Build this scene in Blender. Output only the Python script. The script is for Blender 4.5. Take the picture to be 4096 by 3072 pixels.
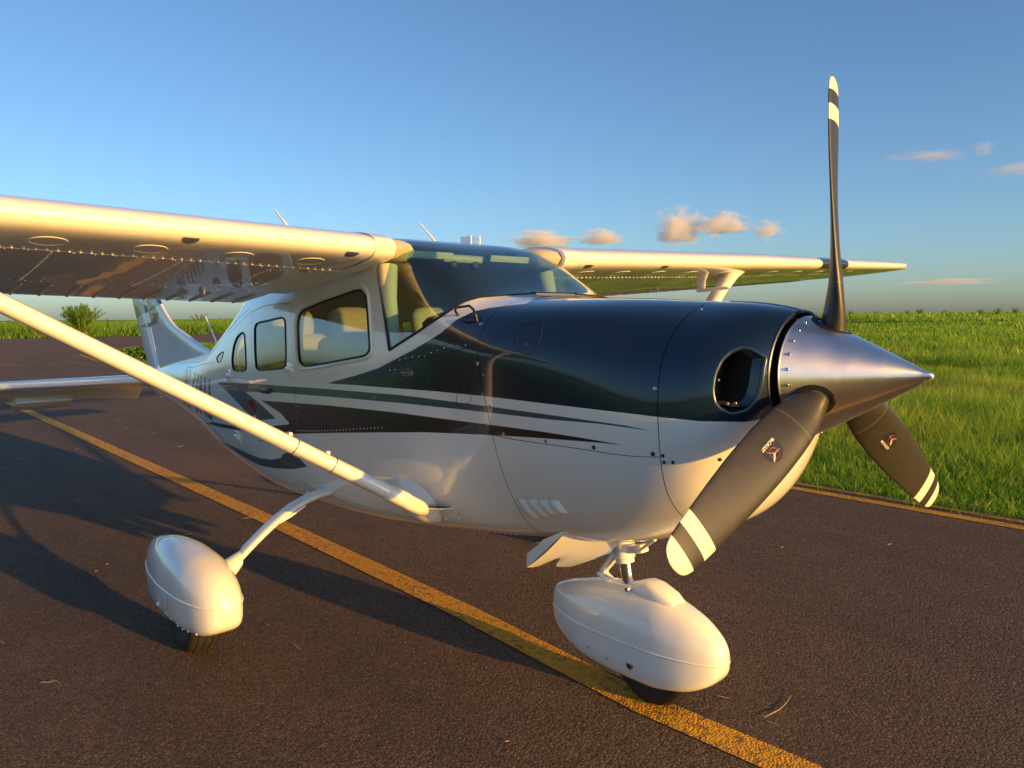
import bpy, bmesh, math, random
import numpy as np
from mathutils import Vector, Matrix
random.seed(7); rng = np.random.default_rng(7)
for o in list(bpy.data.objects): bpy.data.objects.remove(o)
SC = bpy.context.scene; COL = SC.collection
R = math.radians; PI = math.pi

# ------------------------------------------------------------------ camera
CAMP = np.array([1.2218, -2.4309, 1.5635]); YAW, PITCH, ROLL, FPX = 2.42993, -0.0866, -0.00795, 3092.7
IW, IH = 4096, 3072
def _axes():
    f = np.array([math.cos(YAW)*math.cos(PITCH), math.sin(YAW)*math.cos(PITCH), math.sin(PITCH)])
    r = np.array([math.sin(YAW), -math.cos(YAW), 0]); u = np.cross(r, f)
    c, s = math.cos(ROLL), math.sin(ROLL)
    return f, c*r+s*u, -s*r+c*u
CF, CR, CU = _axes()
cd = bpy.data.cameras.new('camera'); cam = bpy.data.objects.new('camera', cd); COL.objects.link(cam)
cam.matrix_world = Matrix(((CR[0], CU[0], -CF[0], CAMP[0]), (CR[1], CU[1], -CF[1], CAMP[1]), (CR[2], CU[2], -CF[2], CAMP[2]), (0, 0, 0, 1)))
cd.sensor_fit = 'HORIZONTAL'; cd.sensor_width = 36; cd.lens = FPX*36/IW; cd.clip_start = 0.05; cd.clip_end = 60000
SC.camera = cam
def proj(P):
    d = np.asarray(P, float)-CAMP; z = d@CF
    return np.stack([IW/2+FPX*(d@CR)/z, IH/2-FPX*(d@CU)/z], -1)
def ray(px, py):
    d = CF*FPX+CR*(px-IW/2)-CU*(py-IH/2); return d/np.linalg.norm(d)
def hit(px, py, axis, val):                       # a pixel's ray cut with the plane axis = val
    d = ray(px, py); return CAMP+(val-CAMP[axis])/d[axis]*d

# ------------------------------------------------------------------ sky, sun, exposure
SUN_AZ, SUN_EL = R(10.3), R(8.0)
SC.world = bpy.data.worlds.new('World'); SC.world.use_nodes = True
wn = SC.world.node_tree; wn.nodes.clear()
sky = wn.nodes.new('ShaderNodeTexSky'); sky.sky_type = 'NISHITA'; sky.sun_disc = False
sky.sun_elevation = SUN_EL; sky.sun_rotation = PI/2-SUN_AZ
sky.altitude = 300; sky.air_density = 0.85; sky.dust_density = 1.3; sky.ozone_density = 3.0
bg = wn.nodes.new('ShaderNodeBackground'); bg.inputs['Strength'].default_value = 0.135
wo = wn.nodes.new('ShaderNodeOutputWorld')
wn.links.new(sky.outputs[0], bg.inputs[0]); wn.links.new(bg.outputs[0], wo.inputs[0])
sl = bpy.data.lights.new('sun', 'SUN'); sl.energy = 4.8; sl.angle = R(0.6); sl.color = (1.0, 0.50, 0.06)
sun = bpy.data.objects.new('sun', sl); COL.objects.link(sun)
sd = Vector((math.cos(SUN_AZ)*math.cos(SUN_EL), math.sin(SUN_AZ)*math.cos(SUN_EL), math.sin(SUN_EL)))
sun.rotation_euler = sd.to_track_quat('Z', 'Y').to_euler(); sun.location = sd*50
SC.view_settings.view_transform = 'Standard'; SC.view_settings.look = 'None'
SC.view_settings.exposure = 0.76; SC.view_settings.gamma = 1
SC.render.engine = 'CYCLES'
SC.cycles.max_bounces = 8; SC.cycles.transparent_max_bounces = 16; SC.cycles.volume_bounces = 4
SC.render.resolution_x, SC.render.resolution_y = 1024, 768

# ------------------------------------------------------------------ materials
class NT:
    def __init__(s, name):
        s.m = bpy.data.materials.new(name); s.m.use_nodes = True; s.t = s.m.node_tree; s.t.nodes.clear()
        s.out = s.n('OutputMaterial')
    def n(s, kind, **kw):
        nd = s.t.nodes.new('ShaderNode'+kind)
        for k, v in kw.items():
            if k.startswith('i_'):
                key = k[2:].replace('_', ' '); key = int(key) if key.isdigit() else key
                nd.inputs[key].default_value = v
            else: setattr(nd, k, v)
        return nd
    def l(s, a, b): s.t.links.new(a, b)
    def bsdf(s, col=(.8, .8, .8), rough=.5, metal=0, coat=0, coatr=.03, spec=.5):
        b = s.n('BsdfPrincipled'); b.inputs['Base Color'].default_value = (*col, 1); b.inputs['Roughness'].default_value = rough
        b.inputs['Metallic'].default_value = metal; b.inputs['Coat Weight'].default_value = coat; b.inputs['Coat Roughness'].default_value = coatr
        b.inputs['Specular IOR Level'].default_value = spec
        s.l(b.outputs[0], s.out.inputs[0]); return b
    def coord(s, which='Object'): return s.n('TexCoord').outputs[which]
    def noise(s, vec, scale, detail=3, rough=.55):
        n = s.n('TexNoise'); n.inputs['Scale'].default_value = scale; n.inputs['Detail'].default_value = detail; n.inputs['Roughness'].default_value = rough
        if vec is not None: s.l(vec, n.inputs['Vector'])
        return n.outputs['Fac']
    def ramp(s, fac, stops):
        r = s.n('ValToRGB'); e = r.color_ramp.elements
        while len(e) < len(stops): e.new(0.5)
        for el, (p, c) in zip(e, stops): el.position = p; el.color = (*c, 1) if len(c) == 3 else c
        s.l(fac, r.inputs[0]); return r.outputs[0]
    def math(s, op, a, b=None, clamp=False):
        m = s.n('Math', operation=op, use_clamp=clamp)
        for i, v in enumerate((a, b)):
            if v is None: continue
            if isinstance(v, (int, float)): m.inputs[i].default_value = v
            else: s.l(v, m.inputs[i])
        return m.outputs[0]
    def mix(s, fac, a, b, mode='MIX'):
        m = s.n('MixRGB', blend_type=mode)
        for i, v in enumerate((fac, a, b)):
            if isinstance(v, (int, float)): m.inputs[i].default_value = v
            elif isinstance(v, tuple): m.inputs[i].default_value = (*v, 1)
            else: s.l(v, m.inputs[i])
        return m.outputs[0]
    def bump(s, h, strength, dist, normal=None):
        b = s.n('Bump'); b.inputs['Strength'].default_value = strength; b.inputs['Distance'].default_value = dist
        s.l(h, b.inputs['Height'])
        if normal is not None: s.l(normal, b.inputs['Normal'])
        return b.outputs[0]
MATS = {}
def simple(name, col, rough=.5, metal=0, coat=0, coatr=.03, var=.06, nscale=6, bump=0, bscale=40, spec=.5):
    t = NT(name); b = t.bsdf(col, rough, metal, coat, coatr, spec); c = t.coord()
    nz = t.noise(c, nscale, 5)
    lo = tuple(x*(1-var) for x in col); hi = tuple(min(1, x*(1+var)) for x in col)
    t.l(t.ramp(nz, [(.3, lo), (.7, hi)]), b.inputs['Base Color'])
    if bump: t.l(t.bump(t.noise(c, bscale, 4), bump, .01), b.inputs['Normal'])
    MATS[name] = t.m; return t.m
WHITE = (.86, .86, .845); NAVY = (.010, .028, .058); TEAL = (.035, .085, .115); BLACKP = (.008, .008, .011)
def paint_body(name, attrs):
    """gloss aircraft paint; each (attribute, colour) shows where its signed distance is below zero"""
    t = NT(name); b = t.bsdf(WHITE, .32, 0, 1.0, .012); c = t.coord()
    base = t.ramp(t.noise(c, 2.2, 6), [(.3, tuple(x*.955 for x in WHITE)), (.65, WHITE)])
    grime = t.ramp(t.noise(c, 9, 9, .72), [(.60, (0, 0, 0)), (.78, (1, 1, 1))])
    base = t.mix(t.math('MULTIPLY', grime, .07), base, (.30, .24, .17))
    mt = None
    for a, col in attrs:
        at = t.n('Attribute', attribute_name=a); m = t.math('LESS_THAN', at.outputs['Fac'], 0.0)
        base = t.mix(m, base, col)
        if a == 'p_navy': t.l(t.math('MULTIPLY', m, .55), b.inputs['Metallic'])
    t.l(base, b.inputs['Base Color'])
    w = t.noise(c, 3.2, 2, .4); w2 = t.noise(c, 11, 2, .4)          # faint oil-canning of the thin skin
    n1 = t.bump(w, .10, .02); t.l(t.bump(w2, .05, .006, n1), b.inputs['Coat Normal'])
    t.l(t.bump(w, .06, .02), b.inputs['Normal'])
    MATS[name] = t.m; return t.m
M_BODY = paint_body('body_paint', [('p_navy', NAVY), ('p_teal', TEAL), ('p_black', BLACKP)])
M_FIN = paint_body('fin_paint', [('p_teal', (.10, .15, .15)), ('p_black', (.02, .05, .09))])
M_WHITE = paint_body('white_paint', [])
M_NAVY = simple('navy_paint', NAVY, .3, 0, 1, .025)
M_TYRE = simple('tyre_rubber', (.018, .017, .017), .7, var=.3, bump=.3, bscale=60)
M_RUBBER = simple('black_rubber', (.012, .012, .013), .55)
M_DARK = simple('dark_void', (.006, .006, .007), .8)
M_BLACK = simple('black_paint', (.02, .02, .022), .35)
M_CHROME = simple('chrome', (.75, .76, .78), .08, 1, var=.03)
M_STEEL = simple('steel', (.5, .5, .5), .3, 1)
M_BEIGE = simple('cabin_trim', (.52, .47, .34), .75, bump=.2, bscale=120)
M_LEATHER = simple('leather', (.42, .38, .30), .5, bump=.25, bscale=150)
M_PANEL = simple('panel_grey', (.03, .03, .032), .6)
M_BADGE = simple('badge_silver', (.55, .55, .52), .3, .7)
M_DECALW = simple('decal_white', (.75, .74, .7), .5)
M_DECALR = simple('decal_red', (.45, .03, .05), .5)
M_TEXT = simple('letter_paint', (.03, .022, .018), .3, 0, 1)
M_RED = simple('red_tag', (.4, .02, .03), .6)
def glassmat(name, tint, refl=1.45):
    t = NT(name); tr = t.n('BsdfTransparent'); tr.inputs[0].default_value = (*tint, 1)
    gl = t.n('BsdfGlossy'); gl.inputs['Roughness'].default_value = .0; gl.inputs[0].default_value = (1, 1, 1, 1)
    fw = t.n('LayerWeight'); fw.inputs[0].default_value = .5
    class _o: pass
    lw = _o(); lw.outputs = [t.math('ADD', t.math('MULTIPLY', t.math('POWER', fw.outputs['Facing'], 5.0), .95-refl+1.45), refl-1.40)]
    c = t.coord(); t.l(t.bump(t.noise(c, 2.5, 2), .05, .02), gl.inputs['Normal'])
    mx = t.n('MixShader'); t.l(lw.outputs[0], mx.inputs[0]); t.l(tr.outputs[0], mx.inputs[1]); t.l(gl.outputs[0], mx.inputs[2])
    t.l(mx.outputs[0], t.out.inputs[0]); MATS[name] = t.m; return t.m
M_WSHIELD = glassmat('windshield_glass', (.60, .84, .86), 1.53)
M_GLASS = glassmat('window_glass', (.60, .60, .53), 1.55)
def mk_spinner():
    t = NT('spun_aluminium'); b = t.bsdf((.9, .9, .9), .24, 1)
    b.inputs['Anisotropic'].default_value = .85; b.inputs['Anisotropic Rotation'].default_value = .25
    tn = t.n('Tangent', direction_type='RADIAL', axis='X'); t.l(tn.outputs[0], b.inputs['Tangent'])
    c = t.coord(); mp = t.n('Mapping'); mp.inputs['Scale'].default_value = (260, 2, 2); t.l(c, mp.inputs[0])
    nz = t.noise(mp.outputs[0], 1.0, 3); big = t.noise(c, 7, 4)
    t.l(t.ramp(big, [(.35, (.86, .86, .88)), (.65, (.93, .93, .93))]), b.inputs['Base Color'])
    t.l(t.ramp(big, [(.3, (.30,)*3), (.7, (.37,)*3)]), b.inputs['Roughness'])
    t.l(t.bump(nz, .025, .002), b.inputs['Normal'])
    MATS['spinner'] = t.m; return t.m
M_SPIN = mk_spinner()
def mk_blade():
    t = NT('blade_paint'); b = t.bsdf((.03, .029, .027), .42, 0, 0)
    at = t.n('Attribute', attribute_name='rad'); r = at.outputs['Fac']
    c = t.coord(); nz = t.noise(c, 30, 5)
    w1 = t.math('GREATER_THAN', r, .948); w2 = t.math('MULTIPLY', t.math('GREATER_THAN', r, .845), t.math('LESS_THAN', r, .899))
    ring = t.math('MULTIPLY', t.math('GREATER_THAN', r, .306), t.math('LESS_THAN', r, .312))
    w = t.math('MAXIMUM', w1, w2)
    base = t.ramp(nz, [(.3, (.026, .025, .024)), (.7, (.036, .034, .032))])
    base = t.mix(t.math('MULTIPLY', ring, .5), base, (.12, .11, .09))
    base = t.mix(w, base, (.72, .70, .64))
    t.l(base, b.inputs['Base Color']); t.l(t.bump(nz, .06, .003), b.inputs['Normal'])
    MATS['blade'] = t.m; return t.m
M_BLADE = mk_blade()

# ------------------------------------------------------------------ mesh helpers
def link(name, me, mat=None, parent=None):
    o = bpy.data.objects.new(name, me); COL.objects.link(o)
    if mat is not None and me is not None and not me.materials: me.materials.append(mat)
    if parent is not None: o.parent = parent
    return o
def tag(o, label, cat=None, group=None, kind=None):
    if label: o['label'] = label
    if cat: o['category'] = cat
    if group: o['group'] = group
    if kind: o['kind'] = kind
    return o
def mesh(name, verts, faces, smooth=True):
    me = bpy.data.meshes.new(name); me.from_pydata([tuple(map(float, v)) for v in verts], [], faces); me.validate(); me.update()
    if smooth: me.polygons.foreach_set('use_smooth', [True]*len(me.polygons))
    return me
def part(name, verts, faces, mat, parent, smooth=True, angle=None):
    me = mesh(name, verts, faces, smooth)
    o = link(name, me, mat, parent)
    if angle: me.set_sharp_from_angle(angle=R(angle))
    return o
class MB:
    def __init__(s): s.v = []; s.f = []
    def add(s, v, f):
        b = len(s.v); s.v += [tuple(map(float, x)) for x in v]; s.f += [tuple(i+b for i in q) for q in f]; return s
    def grid(s, P, close_u=False, close_v=False, cap0=False, cap1=False):
        P = np.asarray(P, float); n, m = P.shape[:2]; f = []
        for i in range(n if close_u else n-1):
            for j in range(m if close_v else m-1):
                a, b = i, (i+1) % n; c, d = j, (j+1) % m
                f.append((a*m+c, a*m+d, b*m+d, b*m+c))
        if cap0: f.append(tuple(range(m-1, -1, -1)))
        if cap1: f.append(tuple((n-1)*m+j for j in range(m)))
        return s.add(P.reshape(-1, 3), f)
    def tube(s, pts, rad, n=10, caps=True, flat=None):
        pts = [np.asarray(p, float) for p in pts]; k = len(pts); rings = []
        rad = [rad]*k if isinstance(rad, (int, float)) else rad
        up = None
        for i in range(k):
            d = pts[min(i+1, k-1)]-pts[max(i-1, 0)]; d /= np.linalg.norm(d)+1e-12
            if up is None:
                up = np.array([0, 0, 1.]) if abs(d[2]) < .9 else np.array([1., 0, 0])
            a = np.cross(d, up); a /= np.linalg.norm(a); b = np.cross(a, d); up = b
            fl = 1 if flat is None else flat
            rings.append([pts[i]+rad[i]*(math.cos(t)*a+math.sin(t)*b*fl) for t in np.linspace(0, 2*PI, n, endpoint=False)])
        return s.grid(rings, close_v=True, cap0=caps, cap1=caps)
    def loop(s, pts, rad, n=8):
        pts = np.asarray(pts, float); k = len(pts); rings = []; c = pts.mean(0)
        for i in range(k):
            d = pts[(i+1) % k]-pts[i-1]; d /= np.linalg.norm(d)+1e-12
            o = pts[i]-c; o -= o@d*d; o /= np.linalg.norm(o)+1e-12; b = np.cross(d, o)
            rings.append([pts[i]+rad*(math.cos(t)*o+math.sin(t)*b) for t in np.linspace(0, 2*PI, n, endpoint=False)])
        return s.grid(rings, close_u=True, close_v=True)
    def box(s, c, size, rot=None, bevel=0):
        bm = bmesh.new(); bmesh.ops.create_cube(bm, size=1)
        for v in bm.verts: v.co = Vector((v.co.x*size[0], v.co.y*size[1], v.co.z*size[2]))
        if bevel: bmesh.ops.bevel(bm, geom=list(bm.edges), offset=bevel, segments=3, affect='EDGES', profile=.5)
        M = Matrix.Translation(Vector(c)) @ (rot.to_4x4() if rot is not None else Matrix())
        bm.verts.ensure_lookup_table(); bm.verts.index_update()
        s.add([M @ v.co for v in bm.verts], [tuple(v.index for v in f.verts) for f in bm.faces]); bm.free(); return s
    def disc(s, c, nrm, r, h, n=14, dome=.6):
        """a low fastener head: rim plus a slightly raised centre"""
        c = np.asarray(c, float); nrm = np.asarray(nrm, float); nrm = nrm/np.linalg.norm(nrm)
        a = np.cross(nrm, [0, 0, 1.] if abs(nrm[2]) < .9 else [1., 0, 0]); a /= np.linalg.norm(a); b = np.cross(nrm, a)
        rings = [[c+q*(math.cos(t)*a+math.sin(t)*b)+nrm*z for t in np.linspace(0, 2*PI, n, endpoint=False)] for q, z in ((r, -h*.5), (r, h*.4), (r*dome, h))]
        return s.grid(rings, close_v=True, cap1=True)
    def rivet(s, c, nrm, r, n=6):
        c = np.asarray(c, float); nrm = np.asarray(nrm, float); nrm = nrm/np.linalg.norm(nrm)
        a = np.cross(nrm, [0, 0, 1.] if abs(nrm[2]) < .9 else [1., 0, 0]); a /= np.linalg.norm(a); b = np.cross(nrm, a)
        v = [c+r*(math.cos(t)*a+math.sin(t)*b) for t in np.linspace(0, 2*PI, n, endpoint=False)]
        v += [c+r*.66*(math.cos(t)*a+math.sin(t)*b)+nrm*r*.75 for t in np.linspace(0, 2*PI, n, endpoint=False)]
        f = [(i, (i+1) % n, n+(i+1) % n, n+i) for i in range(n)]+[tuple(range(n, 2*n))]
        return s.add(v, f)
    def build(s, name, mat, parent=None, smooth=True, angle=40): return part(name, s.v, s.f, mat, parent, smooth, angle)
def cspline(x, Y, bc='natural'):
    """natural cubic spline through (x, Y[k, ...]); returns an evaluator"""
    x = np.asarray(x, float); Y = np.asarray(Y, float); n = len(x); h = np.diff(x)
    A = np.zeros((n, n)); B = np.zeros((n,)+Y.shape[1:]); A[0, 0] = A[-1, -1] = 1
    for i in range(1, n-1):
        A[i, i-1], A[i, i], A[i, i+1] = h[i-1], 2*(h[i-1]+h[i]), h[i]
        B[i] = 6*((Y[i+1]-Y[i])/h[i]-(Y[i]-Y[i-1])/h[i-1])
    Mm = np.linalg.solve(A, B.reshape(n, -1)).reshape(B.shape)
    def ev(q):
        q = np.asarray(q, float); i = np.clip(np.searchsorted(x, q)-1, 0, n-2)
        sh = q.shape+(1,)*(Y.ndim-1)
        a = (x[i+1]-q).reshape(sh); b = (q-x[i]).reshape(sh); hh = h[i].reshape(sh)
        return Mm[i]*a**3/(6*hh)+Mm[i+1]*b**3/(6*hh)+(Y[i]/hh-Mm[i]*hh/6)*a+(Y[i+1]/hh-Mm[i+1]*hh/6)*b
    return ev
def pchip(x, y):
    x = np.asarray(x, float); y = np.asarray(y, float); h = np.diff(x); d = np.diff(y)/h; m = np.zeros(len(x))
    for i in range(1, len(x)-1):
        if d[i-1]*d[i] > 0:
            w1, w2 = 2*h[i]+h[i-1], h[i]+2*h[i-1]; m[i] = (w1+w2)/(w1/d[i-1]+w2/d[i])
    m[0], m[-1] = d[0], d[-1]
    def ev(q):
        q = np.asarray(q, float); i = np.clip(np.searchsorted(x, q)-1, 0, len(x)-2); t = (q-x[i])/h[i]
        return (2*t**3-3*t**2+1)*y[i]+(t**3-2*t**2+t)*h[i]*m[i]+(-2*t**3+3*t**2)*y[i+1]+(t**3-t**2)*h[i]*m[i+1]
    return ev
def sdf_poly(poly, Q):
    poly = np.asarray(poly, float); Q = np.asarray(Q, float); d = np.full(len(Q), 1e9); s = np.ones(len(Q))
    n = len(poly)
    for i in range(n):
        a, b = poly[i], poly[i-1]; e = b-a; w = Q-a
        t = np.clip((w@e)/(e@e+1e-15), 0, 1); q = w-t[:, None]*e; d = np.minimum(d, (q**2).sum(1))
        c1 = Q[:, 1] >= a[1]; c2 = Q[:, 1] < b[1]; c3 = e[0]*w[:, 1] > e[1]*w[:, 0]
        s = np.where((c1 & c2 & c3) | (~c1 & ~c2 & ~c3), -s, s)
    return s*np.sqrt(d)
def smooth_loop(pts, n=60, rnd=.18):
    """polygon -> dense loop with rounded corners (each corner replaced by a quadratic arc)"""
    pts = np.asarray(pts, float); k = len(pts); out = []
    for i in range(k):
        p, a, b = pts[i], pts[i-1], pts[(i+1) % k]
        A = p+(a-p)*rnd; B = p+(b-p)*rnd
        for t in np.linspace(0, 1, 6): out.append((1-t)**2*A+2*t*(1-t)*p+t*t*B)
    return np.array(out)
# ------------------------------------------------------------------ ground, taxiway, runway, markings
def struct(o): o['kind'] = 'structure'; return o
def mk_asphalt(name, tone=1.0):
    t = NT(name); b = t.bsdf((.05, .042, .038), .8, 0, 0, .1, .35); c = t.coord()
    vo = t.n('TexVoronoi'); vo.inputs['Scale'].default_value = 74; t.l(c, vo.inputs['Vector'])
    vo2 = t.n('TexVoronoi'); vo2.inputs['Scale'].default_value = 210; t.l(c, vo2.inputs['Vector'])
    big = t.noise(c, .35, 6, .6); med = t.noise(c, 3.5, 5); fine = t.noise(c, 260, 3)
    stone = t.mix(.5, vo.outputs['Color'], vo2.outputs['Color'])
    bw = t.n('RGBToBW'); t.l(stone, bw.inputs[0])
    col = t.ramp(bw.outputs[0], [(.22, (.085*tone, .055*tone, .038*tone)), (.5, (.160*tone, .106*tone, .074*tone)), (.8, (.25*tone, .172*tone, .124*tone))])
    col = t.mix(1.0, col, t.ramp(big, [(.3, (.78, .78, .80)), (.7, (1.15, 1.12, 1.08))]), 'MULTIPLY')
    col = t.mix(1.0, col, t.ramp(med, [(.3, (.88,)*3), (.7, (1.08,)*3)]), 'MULTIPLY')
    t.l(col, b.inputs['Base Color'])
    ve = t.n('TexVoronoi', feature='DISTANCE_TO_EDGE'); ve.inputs['Scale'].default_value = 74; t.l(c, ve.inputs['Vector'])
    mp = t.n('Mapping'); mp.inputs['Scale'].default_value = (.12, 1.6, 1); t.l(c, mp.inputs[0]); trk = t.noise(mp.outputs[0], 1.0, 6, .6)
    col = t.mix(1.0, col, t.ramp(trk, [(.32, (.80, .80, .82)), (.5, (1, 1, 1)), (.7, (1.13, 1.10, 1.06))]), 'MULTIPLY')
    spot = t.ramp(t.noise(c, 1.1, 8, .75), [(.66, (0, 0, 0)), (.74, (1, 1, 1))])
    col = t.mix(t.math('MULTIPLY', spot, .45), col, (.035, .026, .02))
    t.l(t.mix(1.0, col, t.ramp(ve.outputs['Distance'], [(.02, (.38, .38, .38)), (.17, (1.12, 1.12, 1.12))]), 'MULTIPLY'), b.inputs['Base Color'])  # dark bitumen between stones, with crevice shade painted into the colour too
    h = t.math('ADD', t.math('MULTIPLY', vo.outputs['Distance'], -1.0), t.math('MULTIPLY', t.math('ADD', fine, vo2.outputs['Distance']), .45))
    t.l(t.bump(h, 1.0, .016), b.inputs['Normal'])
    MATS[name] = t.m; return t.m
M_ASPH = mk_asphalt('asphalt')
def mk_line(name, col):
    t = NT(name); b = t.bsdf(col, .75, 0, 0, .1, .35); c = t.coord()
    vo = t.n('TexVoronoi'); vo.inputs['Scale'].default_value = 95; t.l(c, vo.inputs['Vector'])
    wear = t.noise(c, 26, 6, .7); w2 = t.noise(c, 2.2, 4)
    f = t.ramp(t.math('ADD', wear, t.math('MULTIPLY', t.math('SUBTRACT', w2, .5), .35)), [(.36, (1, 1, 1)), (.47, (0, 0, 0))])
    base = t.ramp(wear, [(.35, tuple(x*.72 for x in col)), (.65, tuple(x*1.1 for x in col))])
    t.l(t.mix(t.math('MULTIPLY', f, .75), base, (.12, .075, .05)), b.inputs['Base Color'])
    t.l(t.bump(t.math('MULTIPLY', vo.outputs['Distance'], -1.0), .9, .010), b.inputs['Normal'])
    MATS[name] = t.m; return t.m
M_YEL = mk_line('yellow_marking', (.64, .33, .012))
def mk_soil():
    t = NT('grass_ground'); b = t.bsdf((.05, .075, .02), .9, 0, 0, .1, .2); c = t.coord()
    a = t.noise(c, .06, 6, .6); d = t.noise(c, 1.3, 6, .65); e = t.noise(c, 18, 4)
    col = t.ramp(d, [(.25, (.030, .050, .012)), (.5, (.060, .095, .020)), (.75, (.10, .125, .034))])
    col = t.mix(1.0, col, t.ramp(a, [(.3, (.75, .8, .7)), (.7, (1.2, 1.12, 1.0))]), 'MULTIPLY')
    t.l(col, b.inputs['Base Color']); t.l(t.bump(t.math('ADD', d, t.math('MULTIPLY', e, .4)), .8, .12), b.inputs['Normal'])
    MATS['soil'] = t.m; return t.m
M_SOIL = mk_soil()
def flat(name, pts, z, mat): return struct(part(name, [(x, y, z) for x, y in pts], [tuple(range(len(pts)))], mat, None, False))
Rg = 26000
flat('grass_field_ground', [(Rg*math.cos(a), Rg*math.sin(a)) for a in np.linspace(0, 2*PI, 96, endpoint=False)], -.035, M_SOIL)
EDGE = [(60, 4.32), (-22, 4.32), (-25, 4.75), (-27, 5.25), (-36, 6.7), (-42, 7.9), (-44.5, 8.9), (-46.6, 10.7), (-48.4, 13), (-50.4, 16.2)]
RUN = lambda x, y: x-.14*(y-8)
pave = EDGE+[(-50.4-.14*140, 156), (-78-.14*148, 156), (-78+.14*108, -100), (-48+.14*100, -100), (-46, -16), (-44, -10), (-40, -8.2), (-30, -6), (-24, -4.6), (60, -4.5)]
bm = bmesh.new(); vs = [bm.verts.new((x, y, 0)) for x, y in pave]; bm.faces.new(vs); bmesh.ops.triangulate(bm, faces=bm.faces)
me = bpy.data.meshes.new('taxiway'); bm.normal_update()
if bm.faces[:][0].normal.z < 0: bmesh.ops.reverse_faces(bm, faces=bm.faces)
bm.to_mesh(me); bm.free(); struct(link('taxiway', me, M_ASPH))
def stripe(name, pts, w, z=.004):
    L, Rr = [], []
    pts = [np.array(p, float) for p in pts]
    for i, p in enumerate(pts):
        d = pts[min(i+1, len(pts)-1)]-pts[max(i-1, 0)]; d /= np.linalg.norm(d); n = np.array([-d[1], d[0]])
        L.append((*(p+n*w/2), z)); Rr.append((*(p-n*w/2), z))
    n = len(pts); return struct(part(name, L+Rr, [(i, n+i, n+i+1, i+1) for i in range(n-1)], M_YEL, None, False))
stripe('centre_line_marking', [(40, -.02), (2, -.02), (-.1, -.04), (-.7, -.075), (-2, -.02), (-4, -.005), (-7, -.03), (-15.4, -.1), (-30.5, -.1)], .155)
stripe('edge_line_marking', [(40, 3.96), (-2.5, 3.985), (-22, 4.0), (-26, 4.35), (-33, 5.05), (-38.7, 5.75)], .12)
stripe('edge_line_marking', [(40, 4.17), (-2.5, 4.185), (-22, 4.2), (-26, 4.6), (-30, 5.15)], .085)
for y0, y1 in ((-.6, .4), (1.4, 2.39), (3.31, 4.3)): stripe('holding_dash_marking', [(-31.9+.3*y0-.2, y0), (-31.9+.3*y1-.2, y1)], .16)
stripe('runway_edge_marking', [(-44.0, 8.45), (-47.2, 10.7), (-50, 14.6), (-52, 24), (-60, 80)], .3)
stripe('runway_edge_marking', [(-68.2, 2), (-69.2, 7.2), (-74, 42), (-82, 100)], .25)
M_CRACK = simple('crack_filler', (.02, .018, .017), .7)
for pts in ([(-24, 1.2), (-28, 2.4), (-31.2, 2.9)], [(-31.3, 2.4), (-31.1, 3.3)]): 
    o = stripe('sealed_crack', pts, .06, .003); o.data.materials[0] = M_CRACK

# ------------------------------------------------------------------ grass
def mk_grass(name, a, b, c):
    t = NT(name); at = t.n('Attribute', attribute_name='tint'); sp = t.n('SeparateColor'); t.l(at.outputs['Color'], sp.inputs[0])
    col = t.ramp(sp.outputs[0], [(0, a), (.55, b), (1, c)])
    d = t.n('BsdfDiffuse'); tr = t.n('BsdfTranslucent'); g = t.n('BsdfGlossy'); g.inputs['Roughness'].default_value = .45
    t.l(col, d.inputs[0]); t.l(t.mix(1.0, col, (1.6, 1.6, .7), 'MULTIPLY'), tr.inputs[0]); g.inputs[0].default_value = (.6, .6, .5, 1)
    m1 = t.n('MixShader'); m1.inputs[0].default_value = .55; t.l(d.outputs[0], m1.inputs[1]); t.l(tr.outputs[0], m1.inputs[2])
    m2 = t.n('MixShader'); m2.inputs[0].default_value = .05; t.l(m1.outputs[0], m2.inputs[1]); t.l(g.outputs[0], m2.inputs[2])
    t.l(m2.outputs[0], t.out.inputs[0]); MATS[name] = t.m; return t.m
M_GRASS = mk_grass('grass_blades', (.05, .13, .010), (.13, .29, .022), (.30, .39, .07))
M_DRY = mk_grass('seed_stems', (.16, .16, .05), (.25, .22, .09), (.32, .27, .13))
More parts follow.
